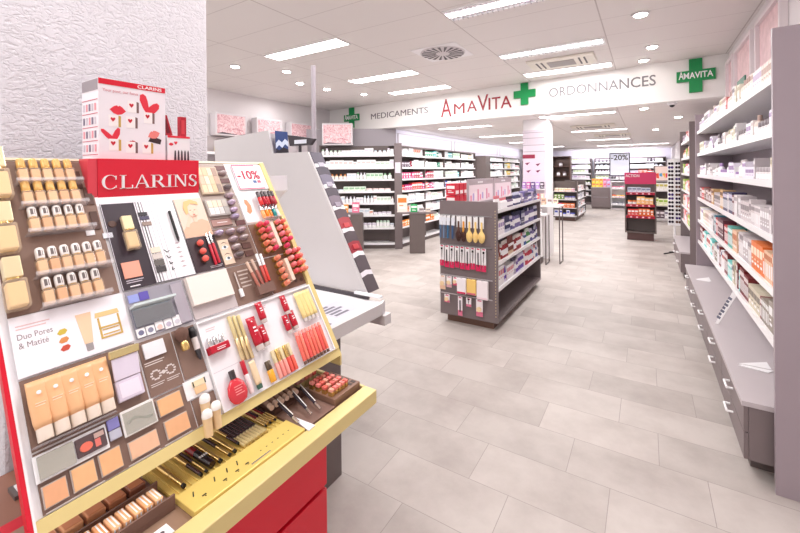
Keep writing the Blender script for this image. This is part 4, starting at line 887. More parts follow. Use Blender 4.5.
for k in range(4): m.tube([(.135+.003*k, .10-.02*k, th+.001), (.142, .09-.02*k, th+.0015), (.150, .094-.02*k, th+.001)], .0012, BLACK, 5)
for k in range(6): m.prism([(.172, .115-.016*k), (.180, .119-.016*k), (.188, .115-.016*k), (.180, .1125-.016*k)], th+.0006, th+.001, C(190, 170, 175))
m.build('eyeliner_strokes', o)
p = fbottle(.036, .108, .018, C(232, 196, 140), mat('champagne cap', (228, 214, 188), .3, .3)); p.matrix_world = FM(.2955, .552, .0066); tag(p, 'display foundation bottle with champagne cap on the dark picture card', 'foundation bottle')
o = empty('eye_pencil', FM(.428, .555, .0072), 'slim black eye pencil lying on striped white card', 'pencil'); MB().cyl((0, .012, .004), (0, .112, .004), .0042, BLACK, n=10).build('barrel', o); MB().cyl((0, .0, .004), (0, .012, .004), .0008, C(60, 50, 55), .0042, n=10).build('tip', o)
# --- portrait card and lipsticks
o, w_, h_, th = card('portrait_card', .456, .565, .5535, .712, C(232, 204, 186), 'portrait photo card of a woman in pale peach top resting chin on hand', 'picture card')
sk = C(240, 200, 176); m = MB()
m.prism([(.002, .002), (.096, .002), (.096, .052), (.075, .064), (.05, .060), (.02, .046), (.002, .028)], th, th+.0006, C(236, 178, 150)).build('printed_top', o)
MB().prism([(.052+.018*math.cos(a*PI/8), .098+.026*math.sin(a*PI/8)) for a in range(16)], th+.0006, th+.0012, sk).prism([(.045, .055), (.058, .055), (.06, .08), (.045, .08)], th+.0006, th+.0012, sk).prism([(.012, .04), (.022, .036), (.04, .075), (.034, .08)], th+.0012, th+.0016, sk).build('printed_face', o)
MB().prism([(.026, .085), (.022, .11), (.03, .135), (.055, .142), (.076, .132), (.078, .118), (.066, .124), (.05, .126), (.038, .115), (.034, .09)], th+.0012, th+.0018, C(226, 184, 120)).build('printed_hair', o)
f = MB(); f.box(.042, .100, th+.0012, .047, .1015, th+.0018, BROWND).box(.057, .100, th+.0012, .062, .1015, th+.0018, BROWND).box(.049, .083, th+.0012, .057, .0855, th+.0018, C(200, 60, 60)).box(.0515, .09, th+.0012, .0535, .097, th+.0015, C(224, 176, 150)); f.build('printed_features', o)
o, w_, h_, th = card('lipstick_card', .4545, .441, .5535, .563, C(62, 46, 52), 'dark card under the portrait photo holding coral lipstick bullets', 'picture card')
m = MB(); lines(m, .05, .012, 2, .045, .005, C(200, 190, 195), th); m.build('fine_print', o)
def bullet(col, r=.009, L=.02, base=GOLD):
    o = empty('lipstick', I4); MB().lathe([(r*1.12, 0), (r*1.12, L*.45)], base, n=14).build('holder', o); MB().lathe([(r*.92, L*.45), (r*.95, L*.9), (r*.8, L*1.02), (r*.3, L*1.08)], col, n=14).build('bullet', o); return o
pb = bullet(C(240, 96, 84), .0105, .016, BROWND)
for i, (s, t_) in enumerate([(.491, .538), (.491, .508), (.491, .481)]):
    q = pb if i == 0 else copy_tree(pb); q.matrix_world = FM(s, t_, .006); tag(q, 'coral red lipstick bullet on the dark card, %s of three down' % ORD[i+1], 'lipstick', 'coral bullets on the dark card')
def gloss(w, L, cc, capm, caplen=.4, d=None, name='lip_gloss', clear=True, taper=0.):
    o = empty(name, I4); r = w/2; 
    MB().lathe([(r*.9, 0), (r, L*.02), (r, L*(1-caplen)-.002), (r*.7, L*(1-caplen))], cc, c=(0, 0, r), ax='y', n=12).build('tube_body', o)
    MB().lathe([(r*.92, L*(1-caplen)), (r*.92, L*.985), (r*(.8-taper), L)], capm, c=(0, 0, r), ax='y', n=12).build('cap', o); return o
for i, s in enumerate((.530, .543)):
    q = gloss(.009, .115, C(200, 40, 60), SILV, .36); q.matrix_world = FM(s-.006, .455+.004*i, .006); tag(q, 'red lip gloss with silver cap on dark card, %s one' % ['left', 'right'][i], 'lip gloss', 'red glosses on the dark card')
# --- eyeshadow palettes
def palette(w, h, nx, ny, fcol, cols, d=.008):
    o = empty('eyeshadow_palette', I4); MB().bbox(0, 0, 0, w, h, d, fcol, .002).build('case', o)
    for j in range(ny):
        for i in range(nx):
            c = cols[(i+j*nx) % len(cols)]; MB().box(.005+i*(w-.01)/nx+.001, .005+j*(h-.01)/ny+.001, d, .005+(i+1)*(w-.01)/nx-.001, .005+(j+1)*(h-.01)/ny-.001, d+.0012, C(*c)).build('shadow_pan', o)
    return o
nude = [(238, 205, 170), (240, 214, 184), (232, 190, 150), (150, 128, 118), (240, 200, 170), (244, 222, 196), (236, 196, 160), (190, 160, 140), (244, 214, 176), (240, 196, 156), (246, 220, 190), (170, 140, 125)]
q = palette(.088, .118, 4, 3, C(196, 176, 150), nude); q.matrix_world = FM(.563, .722, .004); tag(q, 'open nude eyeshadow palette of twelve pans beside the red header', 'eyeshadow palette')
q = palette(.086, .068, 4, 2, C(176, 168, 164), [(238, 234, 230), (232, 228, 224), (214, 208, 206), (170, 164, 160), (244, 226, 200), (240, 220, 190), (228, 206, 186), (190, 180, 170)]); q.matrix_world = FM(.560, .632, .004); tag(q, 'smaller pale eyeshadow palette of eight pans below the nude palette', 'eyeshadow palette')
o, w_, h_, th = card('brand_card', .562, .592, .640, .622, C(166, 126, 118), 'brown name card under the pale eyeshadow palette'); m = MB(); lines(m, .02, .014, 1, .04, .006, PAPER, th); m.box(0, 0, th, w_, .002, th+.001, BROWND).box(0, h_-.002, th, w_, h_, th+.001, BROWND); m.build('fine_print', o)
# --- column of shimmer domes
def dome(cc, w=.036, h=.022):
    o = empty('eyeshadow_pot', I4); MB().lathe([(.5*w, 0), (.5*w, .006), (.46*w, .008)], C(150, 130, 135, .3), sy=h/w, n=16).build('pot', o)
    MB().lathe([(.45*w, .008), (.42*w, .014), (.3*w, .019), (.12*w, .0215), (.01*w, .022)], cc, sy=h/w, n=16).build('shadow_dome', o); return o
dcol = [mat('shimmer %d' % i, c, .25, .45) for i, c in enumerate([(190, 176, 176), (120, 110, 112), (186, 168, 176), (200, 184, 205), (196, 176, 200), (184, 170, 200)])]
DP = {}
def put_dome(k, s, t_, label, group):
    if k not in DP: DP[k] = dome(dcol[k]); q = DP[k]; q.matrix_world = FM(s, t_, .004); tag(q, label, 'eyeshadow pot', group)
    else: copy_tree(DP[k], FM(s, t_, .004), label, 'eyeshadow pot', group)
for i, (k, t_) in enumerate([(0, .812), (1, .748), (2, .712), (3, .682), (4, .650), (5, .622)]): put_dome(k, .672-.003*i, t_, 'shimmering mauve grey shadow pot in tall column, %s from top' % ORD[i+1], 'shadow pots in the tall column')
for t_ in (.84, .782, .598): P_(MB().box(.655, t_-.011, .003, .694, t_+.009, .006, C(96, 50, 50)), 'recess', FM(0, 0))
for r in range(4):
    for c_ in range(3):
        if (r, c_) in ((1, 0), (2, 0), (3, 0)): continue
        s, t_ = .572+.046*c_, .566-.031*r
        if c_ == 2 and r > 1: P_(MB().box(s-.018, t_-.012, .003, s+.018, t_+.010, .006, C(88, 54, 46)), 'recess', FM(0, 0)); continue
        put_dome((r+c_) % 3 if r else 5 if c_ == 0 else 2, s, t_, 'shimmering shadow pot above the eye photo card, %s row, %s from left' % (ORD[r+1], ORD[c_+1]), 'shadow pots by the eye photo card')
o, w_, h_, th = card('eye_photo_card', .558, .447, .598, .540, C(236, 208, 184), 'tall card with two eye photos beside the shadow pots', 'picture card')
for k, y in enumerate((.018, .060)):
    MB().prism([(.006, y), (.012, y+.008), (.022, y+.011), (.034, y+.004), (.024, y-.002), (.012, y-.003)], th, th+.0006, PAPER).lathe([(.0052, 0), (.005, .0008)], C(90, 100, 110), c=(.020, y+.0045, th+.0006), n=12).prism([(.005, y+.016), (.02, y+.024), (.035, y+.016), (.02, y+.021)], th, th+.0006, C(110, 80, 66)).build('printed_eye', o)
# --- -10% card
o, w_, h_, th = card('offer_card', .722, .735, .866, .852, C(250, 246, 248), 'white offer card with pink frame reading -10% at top right', 'sign', .006)
m = MB(); pk_ = C(226, 80, 120); m.box(.002, .004, th, .005, h_, th+.0008, pk_).box(.002, .002, th, .125, .006, th+.0008, pk_).box(.002, h_-.004, th, .11, h_, th+.0008, pk_); m.build('pink_frame', o)
t = MB(); add_text(t, '-10%', .056, C(176, 20, 60), TR(.012, .050, th), .001, .0016, 1., .108); t.build('lettering', o)
t = MB().box(.078, .030, th, .094, .042, th+.001, C(80, 110, 160)).box(.099, .030, th, .115, .042, th+.001, C(226, 100, 120)); t.build('printed_marks', o)
o, w_, h_, th = card('lip_picture_card', .700, .592, .760, .716, C(248, 240, 240), 'white card with orange lipstick smear below the -10% card', 'picture card')
MB().prism([(.020, .045), (.030, .035), (.042, .045), (.046, .07), (.038, .095), (.026, .1), (.022, .085), (.028, .07)], th, th+.001, C(245, 150, 110)).build('printed_smear', o)
# small bottles
for i in range(5):
    for r in range(2):
        cc = [[(225, 60, 60), (180, 30, 50), (200, 50, 60), (150, 30, 40), (190, 60, 70)], [(245, 170, 110), (240, 140, 40), (235, 130, 50), (40, 140, 140), (235, 225, 220)]][r][i]
        q = gloss(.016, .060, C(*cc, .15), mat('black silver cap', (80, 72, 74), .2, .6) if r == 0 else SILV, .42, name='nail_varnish'); q.matrix_world = FM(.783+i*.0175, .652-.054*r, .005+.003*(i % 2)+.012*(1-r))
        tag(q, '%s varnish bottle right of the orange lip card, %s row, %s from left' % (colname(cc), ['upper', 'lower'][r], ORD[i+1]), 'varnish bottle', 'small varnish bottles near the gold edge')
P_(MB().box(.772, .592, .003, .862, .597, .03, GLASS), 'acrylic_ledge', FM(0, 0))
# --- lipstick blocks
LIPC = [(236, 84, 92), (240, 104, 100), (244, 124, 110), (246, 134, 106), (248, 146, 120), (226, 66, 104), (236, 96, 120), (244, 134, 146), (248, 160, 156), (244, 126, 130)]
LP = {}
def put_lip(ci, s, t_, label, group):
    if ci not in LP: LP[ci] = bullet(C(*LIPC[ci], .3), .0095, .034); q = LP[ci]; q.matrix_world = FM(s, t_, .004); tag(q, label, 'lipstick', group)
    else: copy_tree(LP[ci], FM(s, t_, .004), label, 'lipstick', group)
for c_, s in enumerate((.735, .765, .822, .850)):
    for r in range(5):
        if c_ == 3 and r == 4: continue
        put_lip([r, 5+r % 4, 9-r, r+2][c_] % 10, s, .570-.0265*r, 'coral tester lipstick, upper block, %s column, %s down' % (ORD[c_+1], ORD[r+1]), 'tester lipsticks in the upper brown block')
P_(MB().box(.785, .468, .003, .801, .575, .026, C(240, 214, 196)), 'label_strip', FM(0, 0)); P_(MB().box(.785, .325, .003, .801, .415, .026, C(240, 214, 196)), 'label_strip', FM(0, 0))
for c_, s in enumerate((.756, .818, .845, .865)):
    for r in range(5):
        if c_ == 0: ci = 4; t_ = .424-.0255*r
        else: ci = (5+c_*2+r) % 10; t_ = .438-.0275*r
        if c_ == 3 and r < 0 or c_ > 0 and r == 4: continue
        if t_ > .43 and c_ == 0: continue
        put_lip(ci, s, t_, '%s tester lipstick, lower block, %s column, %s down' % ('peach' if c_ == 0 else 'pink', ORD[c_+1], ORD[r+1]), 'tester lipsticks in the lower brown block')
P_(MB().lathe([(.008, .003), (.008, .004)], BROWND, c=(.818, .325, 0), n=14), 'recess', FM(0, 0)); P_(MB().lathe([(.008, .003), (.008, .004)], BROWND, c=(.846, .322, 0), n=14), 'recess', FM(0, 0))
# --- brown card with white tester wand, lip pens
o = empty('tester_wand', FM(.578, .325, .004), 'small white tester wand with transparent stem on brown panel', 'wand'); MB().bbox(-.006, 0, 0, .006, .028, .008, PAPER, .001).build('handle', o); MB().cyl((0, .028, .004), (0, .088, .004), .002, GLASS if False else C(225, 215, 210), n=8).build('stem', o)
m = MB(); lines(m, .592, .412, 5, .042, .014, C(205, 190, 182), .003); P_(m, 'fine_print', FM(0, 0))
for i, (s, cc, cp, L) in enumerate([(.650, (176, 104, 88), C(214, 180, 160), .10), (.668, (170, 96, 84), C(206, 176, 160), .10), (.686, (190, 70, 60), PAPER, .112), (.699, (224, 60, 52), PAPER, .105)]):
    q = gloss(.011, L, C(*cc), cp, .42, name='lip_pen'); q.matrix_world = FM(s-.008, .338+.004*i, .014) @ RZ([8, 5, 0, -2][i]); tag(q, '%s lip pen standing in brown pocket, %s of four from left' % (['rosewood', 'brown', 'dark red', 'bright red'][i], ORD[i+1]), 'lip pen', 'lip pens in the brown pocket')
P_(MB().box(.632, .310, .003, .703, .345, .024, C(122, 92, 82)), 'pocket', FM(0, 0))
# --- raised pale tester plate and clear drawer
o = empty('blank_plate', FM(.4055, .300, .004), 'blank pale beige raised plate above the white lower tray', 'plate'); MB().box(0, 0, 0, .146, .134, .003, C(196, 184, 184)).build('base', o); MB().box(.003, .040, .0031, .140, .132, .016, C(240, 228, 220)).build('lid', o)
o = empty('acrylic_drawer', FM(.2455, .300, .004), 'grey mirrored acrylic drawer with round stickers left of the beige plate', 'acrylic drawer')
MB().box(0, 0, 0, .155, .133, .002, C(150, 146, 156)).build('base', o); MB().box(.002, .082, .0025, .112, .088, .034, C(214, 226, 226, .1)).build('drawer_lip', o)
MB().box(.004, .030, .0025, .108, .080, .008, mat('mirror', (190, 200, 208), .06, .9)).build('mirror', o); MB().box(.118, .004, .0022, .152, .125, .006, C(172, 164, 174)).build('side_block', o)
MB().box(.004, .100, .0022, .030, .122, .004, C(150, 160, 220)).box(.032, .100, .0022, .056, .124, .004, C(96, 84, 170)).build('blue_sticker', o)
for k in range(5):
    c = MB().box(.002+.024*k, .002+.005*(k == 2), .0025, .023+.024*k, .026+.006*(k >= 2), .005, PAPER).build('sticker', o); MB().lathe([(.007, 0), (.007, .0006)], C(*[(120, 120, 150), (140, 140, 160), (235, 200, 190), (190, 180, 200), (215, 210, 220)][k]), c=(.0125+.024*k, .014, .005), n=14).build('sticker_print', c)
# --- five peach tubes and lilac compact
def fl_tube(w, h, body, capm, capfrac=.2, name='cream_tube', lab=None):
    o = empty(name, I4); n = 14; vs = []
    for r, hh, f in ((.40, capfrac, .9), (.46, capfrac+.1, .8), (.5, .6, .5), (.5, .9, .16), (.5, 1, .08)):
        for i in range(n): q = 2*PI*i/n; vs.append((r*w*math.cos(q), hh*h, w*.42+r*w*math.sin(q)*f))
    m = MB().add(vs, [(j*n+i, j*n+(i+1) % n, (j+1)*n+(i+1) % n, (j+1)*n+i) for j in range(4) for i in range(n)]+[list(range(4*n, 5*n)), list(range(n))], body, True); m.build('tube_body', o)
    MB().lathe([(w*.36, 0), (w*.38, h*.02), (w*.38, h*capfrac)], capm, c=(0, 0, w*.42), ax='y', n=14).build('cap', o)
    if lab: lab(o, w, h)
    return o
def fl_lab(o, w, h):
    m = MB(); m.lathe([(w*.12, 0), (w*.1, .0006)], PAPER, c=(0, h*.78, w*.42+w*.26), n=10); lines(m, -w*.25, h*.6, 2, w*.5, h*.04, C(250, 225, 195), w*.42+w*.25); m.build('tube_label', o)
tp = fl_tube(.036, .124, C(236, 182, 134, .35), C(238, 222, 206, .25), .21, lab=fl_lab)
for i in range(5):
    q = tp if i == 0 else copy_tree(tp); q.matrix_world = FM(.034+i*.0285, .160, .005); tag(q, 'peach foundation tube standing cap down, %s of five from left' % ORD[i+1], 'cream tube', 'peach foundation tubes')
P_(MB().box(.014, .152, .003, .158, .156, .03, GLASS), 'acrylic_ledge', FM(0, 0))
o = empty('powder_compact', FM(.172, .168, .005), 'open lilac powder compact with pale gold lid beside the five peach tubes', 'powder compact')
MB().bbox(0, 0, 0, .058, .050, .012, C(220, 208, 226, .25), .003).build('base', o); MB().box(.007, .007, .012, .051, .042, .0128, C(238, 226, 240)).build('powder', o)
b_ = MB(); b_.M = TR(0, .051, .008) @ Matrix.Rotation(math.radians(12), 4, 'X'); b_.bbox(0, 0, 0, .058, .052, .006, C(232, 222, 240, .15), .002); b_.build('mirror_lid', o)
b_ = MB(); b_.M = TR(0, .104, .018) @ Matrix.Rotation(math.radians(20), 4, 'X'); b_.bbox(-.004, 0, 0, .062, .018, .010, mat('gold lid edge', (214, 196, 140), .25, .5), .002); b_.build('gold_rim', o)
# --- info panel prints
o, w_, h_, th = card('white_tester', .252, .243, .305, .283, C(240, 236, 240), 'blank white rectangular tester plate on the brown information panel', 'plate', .004, .005)
m = MB(); lines(m, .248, .232, 2, .05, .006, C(235, 225, 220), .003)
for cx in (.268, .305):
    for k in range(10): a_ = 2*PI*k/10; m.box(cx+.011*math.cos(a_)-.003, .198+.011*math.sin(a_)-.002, .003, cx+.011*math.cos(a_)+.003, .198+.011*math.sin(a_)+.002, .0036, C(225, 215, 212))
m.lathe([(.005, .003), (.005, .0036)], C(225, 215, 212), c=(.287, .198, 0), n=10)
lines(m, .250, .176, 2, .034, .005, C(225, 215, 212), .003); lines(m, .290, .176, 2, .034, .005, C(225, 215, 212), .003); P_(m, 'fine_print', FM(0, 0))
o = empty('powder_brush', FM(.348, .226, .022), 'rounded brown powder brush with short gold handle on brown panel', 'make-up brush'); MB().lathe([(.008, 0), (.011, .006), (.010, .022), (.008, .026)], GOLD, ax='y', n=16).build('handle', o)
MB().lathe([(.008, .026), (.016, .038), (.019, .05), (.015, .06), (.006, .065), (.001, .066)], mat('brush hair', (112, 84, 74), .9, noise=.3, nscale=400), ax='y', n=18).build('bristles', o)
o = empty('black_brush', FM(.383, .188, .012), 'slim black retractable brush hanging right of the powder brush', 'make-up brush'); MB().lathe([(.002, 0), (.006, .012), (.0075, .03)], C(60, 56, 60), ax='y', n=12).build('tip', o); MB().lathe([(.0078, .03), (.008, .065)], C(226, 216, 214), ax='y', n=12).build('label_band', o); MB().lathe([(.009, .065), (.011, .08), (.008, .095), (.001, .098)], BLACK, ax='y', n=12).build('head', o)
# --- jar card and sponges
o, w_, h_, th = card('jar_card', .322, .101, .396, .150, C(244, 240, 240), 'small white card with printed gold lidded jar', 'picture card'); MB().bbox(.024, .006, th, .056, .024, th+.004, C(236, 196, 150), .001).build('printed_jar', o); MB().box(.022, .025, th, .058, .040, th+.004, C(236, 218, 178)).build('printed_lid', o); MB().box(.022, .025, th+.004, .025, .040, th+.0045, BLACK).box(.055, .025, th+.004, .058, .040, th+.0045, BLACK).build('lid_mark', o)
sp_ = None
for i, (s, t_) in enumerate([(.353, .068), (.347, .030), (.375, .038)]):
    if sp_ is None:
        sp_ = empty('concealer_stick', I4); MB().lathe([(.0105, 0), (.0115, .03), (.0125, .048)], mat('beige stick', (236, 204, 160), .3), ax='y', n=16, c=(0, -.03, .014)).build('stick_body', sp_); MB().lathe([(.0135, .018), (.014, .024), (.012, .034), (.006, .038), (.001, .039)], C(252, 248, 244, .25), ax='y', n=16, c=(0, 0, .015)).build('white_cap', sp_); q = sp_
    else: q = copy_tree(sp_)
    q.matrix_world = FM(s, t_, .006) @ Matrix.Rotation(.35, 4, 'X'); tag(q, 'beige stick with glossy white rounded top, %s of the three clustered' % ['upper', 'lower left', 'right'][i], 'concealer stick', 'white topped sticks')
# --- powders along the bottom
def powder(s0, t0, s1, t1, col, label, shine=.4):
    o = empty('powder_tester', FM(s0, t0, .0035), label, 'powder tester'); w, h = s1-s0, t1-t0
    MB().bbox(0, 0, 0, w, h, .004, mat('clear tray', (236, 222, 214), .15, alpha=.6), .001).build('tray', o); MB().box(.002, .002, .004, w-.002, h-.002, .0065, mat('pressed powder %d %d %d' % col, col, shine, noise=.08, nscale=60)).build('powder', o)
powder(.016, .038, .056, .080, (232, 170, 128), 'peach pressed powder tester, first from left along the bottom row')
powder(.063, .038, .106, .084, (236, 182, 132), 'peach pressed powder tester, second from left along the bottom row')
powder(.113, .038, .156, .084, (236, 180, 130), 'peach pressed powder tester, third from left along the bottom row')
powder(.171, .038, .235, .078, (234, 186, 152), 'pale pink powder tester under the large mirror compact')
powder(.249, .095, .310, .138, (234, 180, 130), 'peach powder tester upper one in the fifth column')
powder(.253, .038, .312, .082, (234, 176, 130), 'peach powder tester lower one in the fifth column')
o = empty('mirror_palette', FM(.010, .088, .006), 'open mirror palette with coral blush on white tray, bottom left', 'make-up palette')
MB().bbox(0, 0, 0, .128, .052, .004, PAPER, .001).build('tray', o); MB().bbox(.006, .004, .0041, .066, .048, .008, mat('olive mirror', (196, 196, 184), .08, .85), .001).build('mirror', o)
MB().bbox(.068, .008, .0041, .124, .046, .009, C(92, 74, 76), .002).build('case', o); MB().lathe([(.012, 0), (.011, .002)], C(232, 116, 96), c=(.086, .024, .009), n=18, sy=.8).build('blush', o)
MB().box(.102, .014, .009, .112, .030, .0105, C(226, 120, 110)).build('blush', o); MB().box(.102, .032, .009, .120, .042, .0105, C(200, 170, 160)).build('shadow', o)
o = empty('blue_palette', FM(.141, .098, .005), 'small blue and silver palette right of the mirror palette', 'make-up palette'); MB().bbox(0, .022, 0, .024, .046, .006, C(140, 136, 200, .2), .002).build('lid', o); MB().bbox(0, 0, 0, .024, .021, .006, C(190, 190, 205, .2), .002).build('base', o)
o = empty('mirror_compact', FM(.168, .090, .008), 'large open mirror compact in the middle of bottom row', 'powder compact'); MB().bbox(0, 0, 0, .074, .058, .006, C(232, 228, 224, .15), .002).build('case', o); MB().box(.004, .004, .006, .070, .052, .0068, mat('olive mirror', (196, 196, 184), .08, .85)).build('mirror', o)
m = MB(); m.prism([(.01+.005*k, .030+.006*math.sin(k*.5)) for k in range(12)]+[(.065-.005*k, .024+.006*math.sin((11-k)*.5)) for k in range(12)], .0068, .0072, C(150, 150, 140)); m.build('wave_mark', o)
t = MB(); lines(t, .018, .030, 1, .1, .006, C(226, 216, 212), .003); lines(t, .165, .030, 1, .07, .006, C(226, 216, 212), .003); lines(t, .245, .030, 1, .07, .006, C(226, 216, 212), .003); lines(t, .335, .030, 1, .05, .006, C(226, 216, 212), .003); lines(t, .015, .146, 1, .05, .005, C(226, 216, 212), .003); P_(t, 'fine_print', FM(0, 0))
# --- white lower tray
o = P_(MB().box(.400, .0285, 0, .864, .292, .006, WBD), 'white_tray', FM(0, 0)); e = MB(); e.box(.400, .286, .0061, .864, .292, .014, PAPER).box(.400, .0285, .0061, .404, .286, .014, PAPER).box(.860, .0285, .0061, .864, .286, .014, PAPER).box(.404, .0285, .0061, .860, .031, .014, PAPER); P_(e, 'tray_lip', FM(0, 0))
m = MB(); lines(m, .425, .262, 2, .03, .006, C(220, 190, 195), .006); lines(m, .62, .272, 2, .03, .006, C(220, 190, 195), .006); m.box(.404, .136, .006, .53, .138, .0065, C(220, 214, 220)); P_(m, 'fine_print', FM(0, 0))
RDT = C(186, 24, 48, .3)
o = empty('cream_jar', FM(.408, .188, .0065), 'red rectangular balm box with three silver caps on white tray', 'balm box'); MB().bbox(0, 0, 0, .062, .022, .022, RDT, .002).build('box_body', o); m = MB(); lines(m, .02, .010, 2, .03, .005, PAPER, .022); m.build('print', o)
for k in range(3): MB().lathe([(.0075, .022), (.008, .045), (.006, .048)], SILV, c=(.012+.018*k, 0, .011), ax='y', n=14).build('cap', o)
for i in range(3):
    q = gloss(.0125, .142, mat('gold tube', (220, 196, 150), .25, .6), GOLDL, .5, name='gold_tube'); q.matrix_world = FM(.503+.0155*i, .135-.003*i, .007); tag(q, 'long slim gold tube on white tray, %s of three from left' % ORD[i+1], 'gold tube', 'three long gold tubes')
def redt(s, t_, w, h, label, rz=0):
    def lb(o, w, h):
        m = MB(); m.lathe([(w*.1, 0), (w*.09, .0008)], PAPER, c=(0, h*.86, w*.5), n=10)
        for k in range(4): m.box(-w*.2, h*(.32+.11*k), w*.42+w*.26, w*(.2-.1*(k % 2)), h*(.37+.11*k), w*.42+w*.275, PAPER)
        m.build('tube_label', o)
    q = fl_tube(w, h, RDT, C(214, 200, 196, .2), .16, name='red_tube', lab=lb); q.matrix_world = FM(s, t_, .0065) @ RZ(rz); tag(q, label, 'cream tube', 'red cream tubes on the white tray')
redt(.566, .140, .034, .110, 'largest red cream tube with white print right of gold tubes')
redt(.615, .217, .027, .072, 'red cream tube, upper one next to the largest red tube'); redt(.595, .145, .027, .070, 'red cream tube, lower one next to the largest red tube')
redt(.718, .214, .025, .070, 'red cream tube, top one of the right group of three'); redt(.698, .150, .025, .066, 'red cream tube, lower left of the right group of three'); redt(.728, .155, .026, .068, 'red cream tube, lower right of the right group of three')
for i in range(4):
    q = fl_tube(.020, .112, C(244, 220, 150, .3), C(224, 216, 210, .2), .12, name='yellow_tube'); q.matrix_world = FM(.783+.019*i, .165, .0065); tag(q, 'pale yellow slim tube at right end of white tray, %s of four' % ORD[i+1], 'cream tube', 'pale yellow tubes')
    MB().box(0, 0, 0, .0001, .0001, .0001, PAPER) 
gp = {}
for i in range(8):
    col = [(240, 110, 96), (244, 130, 110), (238, 96, 90), (244, 120, 100)][i % 4]
    q = gloss(.0125, .100, C(*col, .15), mat('clear pink top', (246, 170, 160), .15), .12, name='lip_gloss'); q.matrix_world = FM(.708+.0162*i, .045, .016) @ RZ(-3); MB().lathe([(.0055, -.012), (.0055, -.001)], C(110, 84, 70), c=(0, 0, .006), ax='y', n=10).build('foot_cap', q)
    tag(q, 'coral lip gloss in clear rack at lower right of tray, %s from left' % ORD[i+1], 'lip gloss', 'coral lip glosses')
P_(MB().box(.697, .030, .0062, .848, .034, .034, GLASS), 'acrylic_ledge', FM(0, 0))
o = gloss(.020, .066, C(240, 170, 50, .1), mat('black gold cap', (90, 74, 60), .25, .5), .42, name='oil_bottle'); o.matrix_world = FM(.574, .036, .007); tag(o, 'square amber oil bottle with dark cap left of pink glosses', 'oil bottle')
for i in range(5):
    q = gloss(.0135, .090, C(*[(244, 170, 160), (242, 150, 140), (244, 160, 150), (232, 90, 80), (236, 100, 84)][i], .15), GOLD if i % 2 else mat('champagne cap', (228, 214, 188), .3, .3), .45, name='lip_gloss'); q.matrix_world = FM(.606+.0165*i, .034, .007)
    tag(q, 'gold capped pink lip gloss on white tray, %s of five right of amber bottle' % ORD[i+1], 'lip gloss', 'gold capped pink glosses')
o = empty('perfume_bottle', FM(.452, .030, .0065), 'round red bottle with silver cap at lower left of white tray', 'perfume bottle')
MB().lathe([(.008, 0), (.022, .006), (.029, .02), (.030, .034), (.026, .052), (.014, .066), (.010, .069)], mat('red glass', (222, 60, 72), .08, alpha=.9), c=(0, 0, .012), ax='y', n=24, sy=.4).build('bottle', o); MB().lathe([(.0085, .069), (.009, .092), (.008, .094)], mat('black silver cap', (80, 72, 74), .2, .6), c=(0, 0, .012), ax='y', n=16).build('cap', o)
m = MB(); lines(m, -.014, .045, 4, .028, .007, C(240, 150, 150), .0242); m.build('label', o)
o = gloss(.015, .098, C(236, 214, 216, .1), RDT, .42, name='lip_oil'); o.matrix_world = FM(.496, .038, .007); tag(o, 'clear lip oil with tall red cap right of the round red bottle', 'lip oil')
o = fl_tube(.022, .086, C(232, 206, 170, .3), C(60, 96, 80, .3), .16, name='beige_tube'); o.matrix_world = FM(.524, .038, .007); tag(o, 'beige tube with dark green cap right of the clear lip oil', 'cream tube')
# --- printed carton and small display on the header
o = empty('promo_carton', (-1.40, .527, 1.6485), 'tall white carton with printed lips and heart standing on the red header', 'carton')
cw = .722-.527
MB().box(-.115, 0, 0, 0, cw, .245, C(240, 232, 238)).build('carton_body', o); MB().box(.0002, 0, .228, .0012, cw, .245, RED).build('red_band', o)
t = MB(); FX = lambda x, z: frame((.0013, x, z), (0, 1, 0), (0, 0, 1), (1, 0, 0))
add_text(t, 'CLARINS', .0145, PAPER, FX(.108, .2315), .0006, .0002, 1., .075); t.build('lettering', o)
t = MB(); add_text(t, 'Your pout, our focus', .0125, C(206, 120, 130), FX(.011, .207), .0004, 0, 1., .098); lines_ = MB(); t.build('headline', o)
def flat(name, pts, c, x=.0006, par=o): MB().prism(pts, 0, x, c, 'x').build(name, par)
def shift(pts, a, b, k=1, r=0): return [(a+k*(p[0]*math.cos(r)-p[1]*math.sin(r)), b+k*(p[0]*math.sin(r)+p[1]*math.cos(r))) for p in pts]
lips = [(-.5, 0), (-.25, .26), (-.08, .34), (0, .26), (.08, .34), (.25, .26), (.5, 0), (.25, -.24), (0, -.32), (-.25, -.24)]
heart = [(0, -.5), (-.32, -.1), (-.48, .22), (-.36, .46), (-.14, .44), (0, .24), (.14, .44), (.36, .46), (.48, .22), (.32, -.1)]
RD2 = C(226, 48, 66)
flat('printed_lips', shift(lips, .052, .152, .045, -.05), RD2); flat('printed_heart', shift([(0, -.5), (-.28, -.05), (-.44, .35), (-.42, .62), (-.28, .7), (-.14, .6), (-.05, .35), (0, .02), (.22, .22), (.42, .3), (.54, .2), (.52, .0), (.36, -.2)], .142, .172, .062, 0), RD2)
flat('printed_heart', shift([(0, -.4), (-.34, -.12), (-.6, .2), (-.62, .36), (-.48, .36), (-.26, .18), (-.04, -.02), (.1, .3), (.26, .5), (.38, .42), (.36, .1), (.2, -.24)], .038, .072, .052, 0), RD2); flat('printed_lips', shift(lips, .092, .05, .03, .3), C(190, 30, 50)); flat('printed_blush', shift(lips, .158, .083, .04, .4), C(236, 130, 124), .0009); flat('printed_compact', [(.14, .06), (.178, .052), (.182, .068), (.15, .08)], C(60, 40, 44))
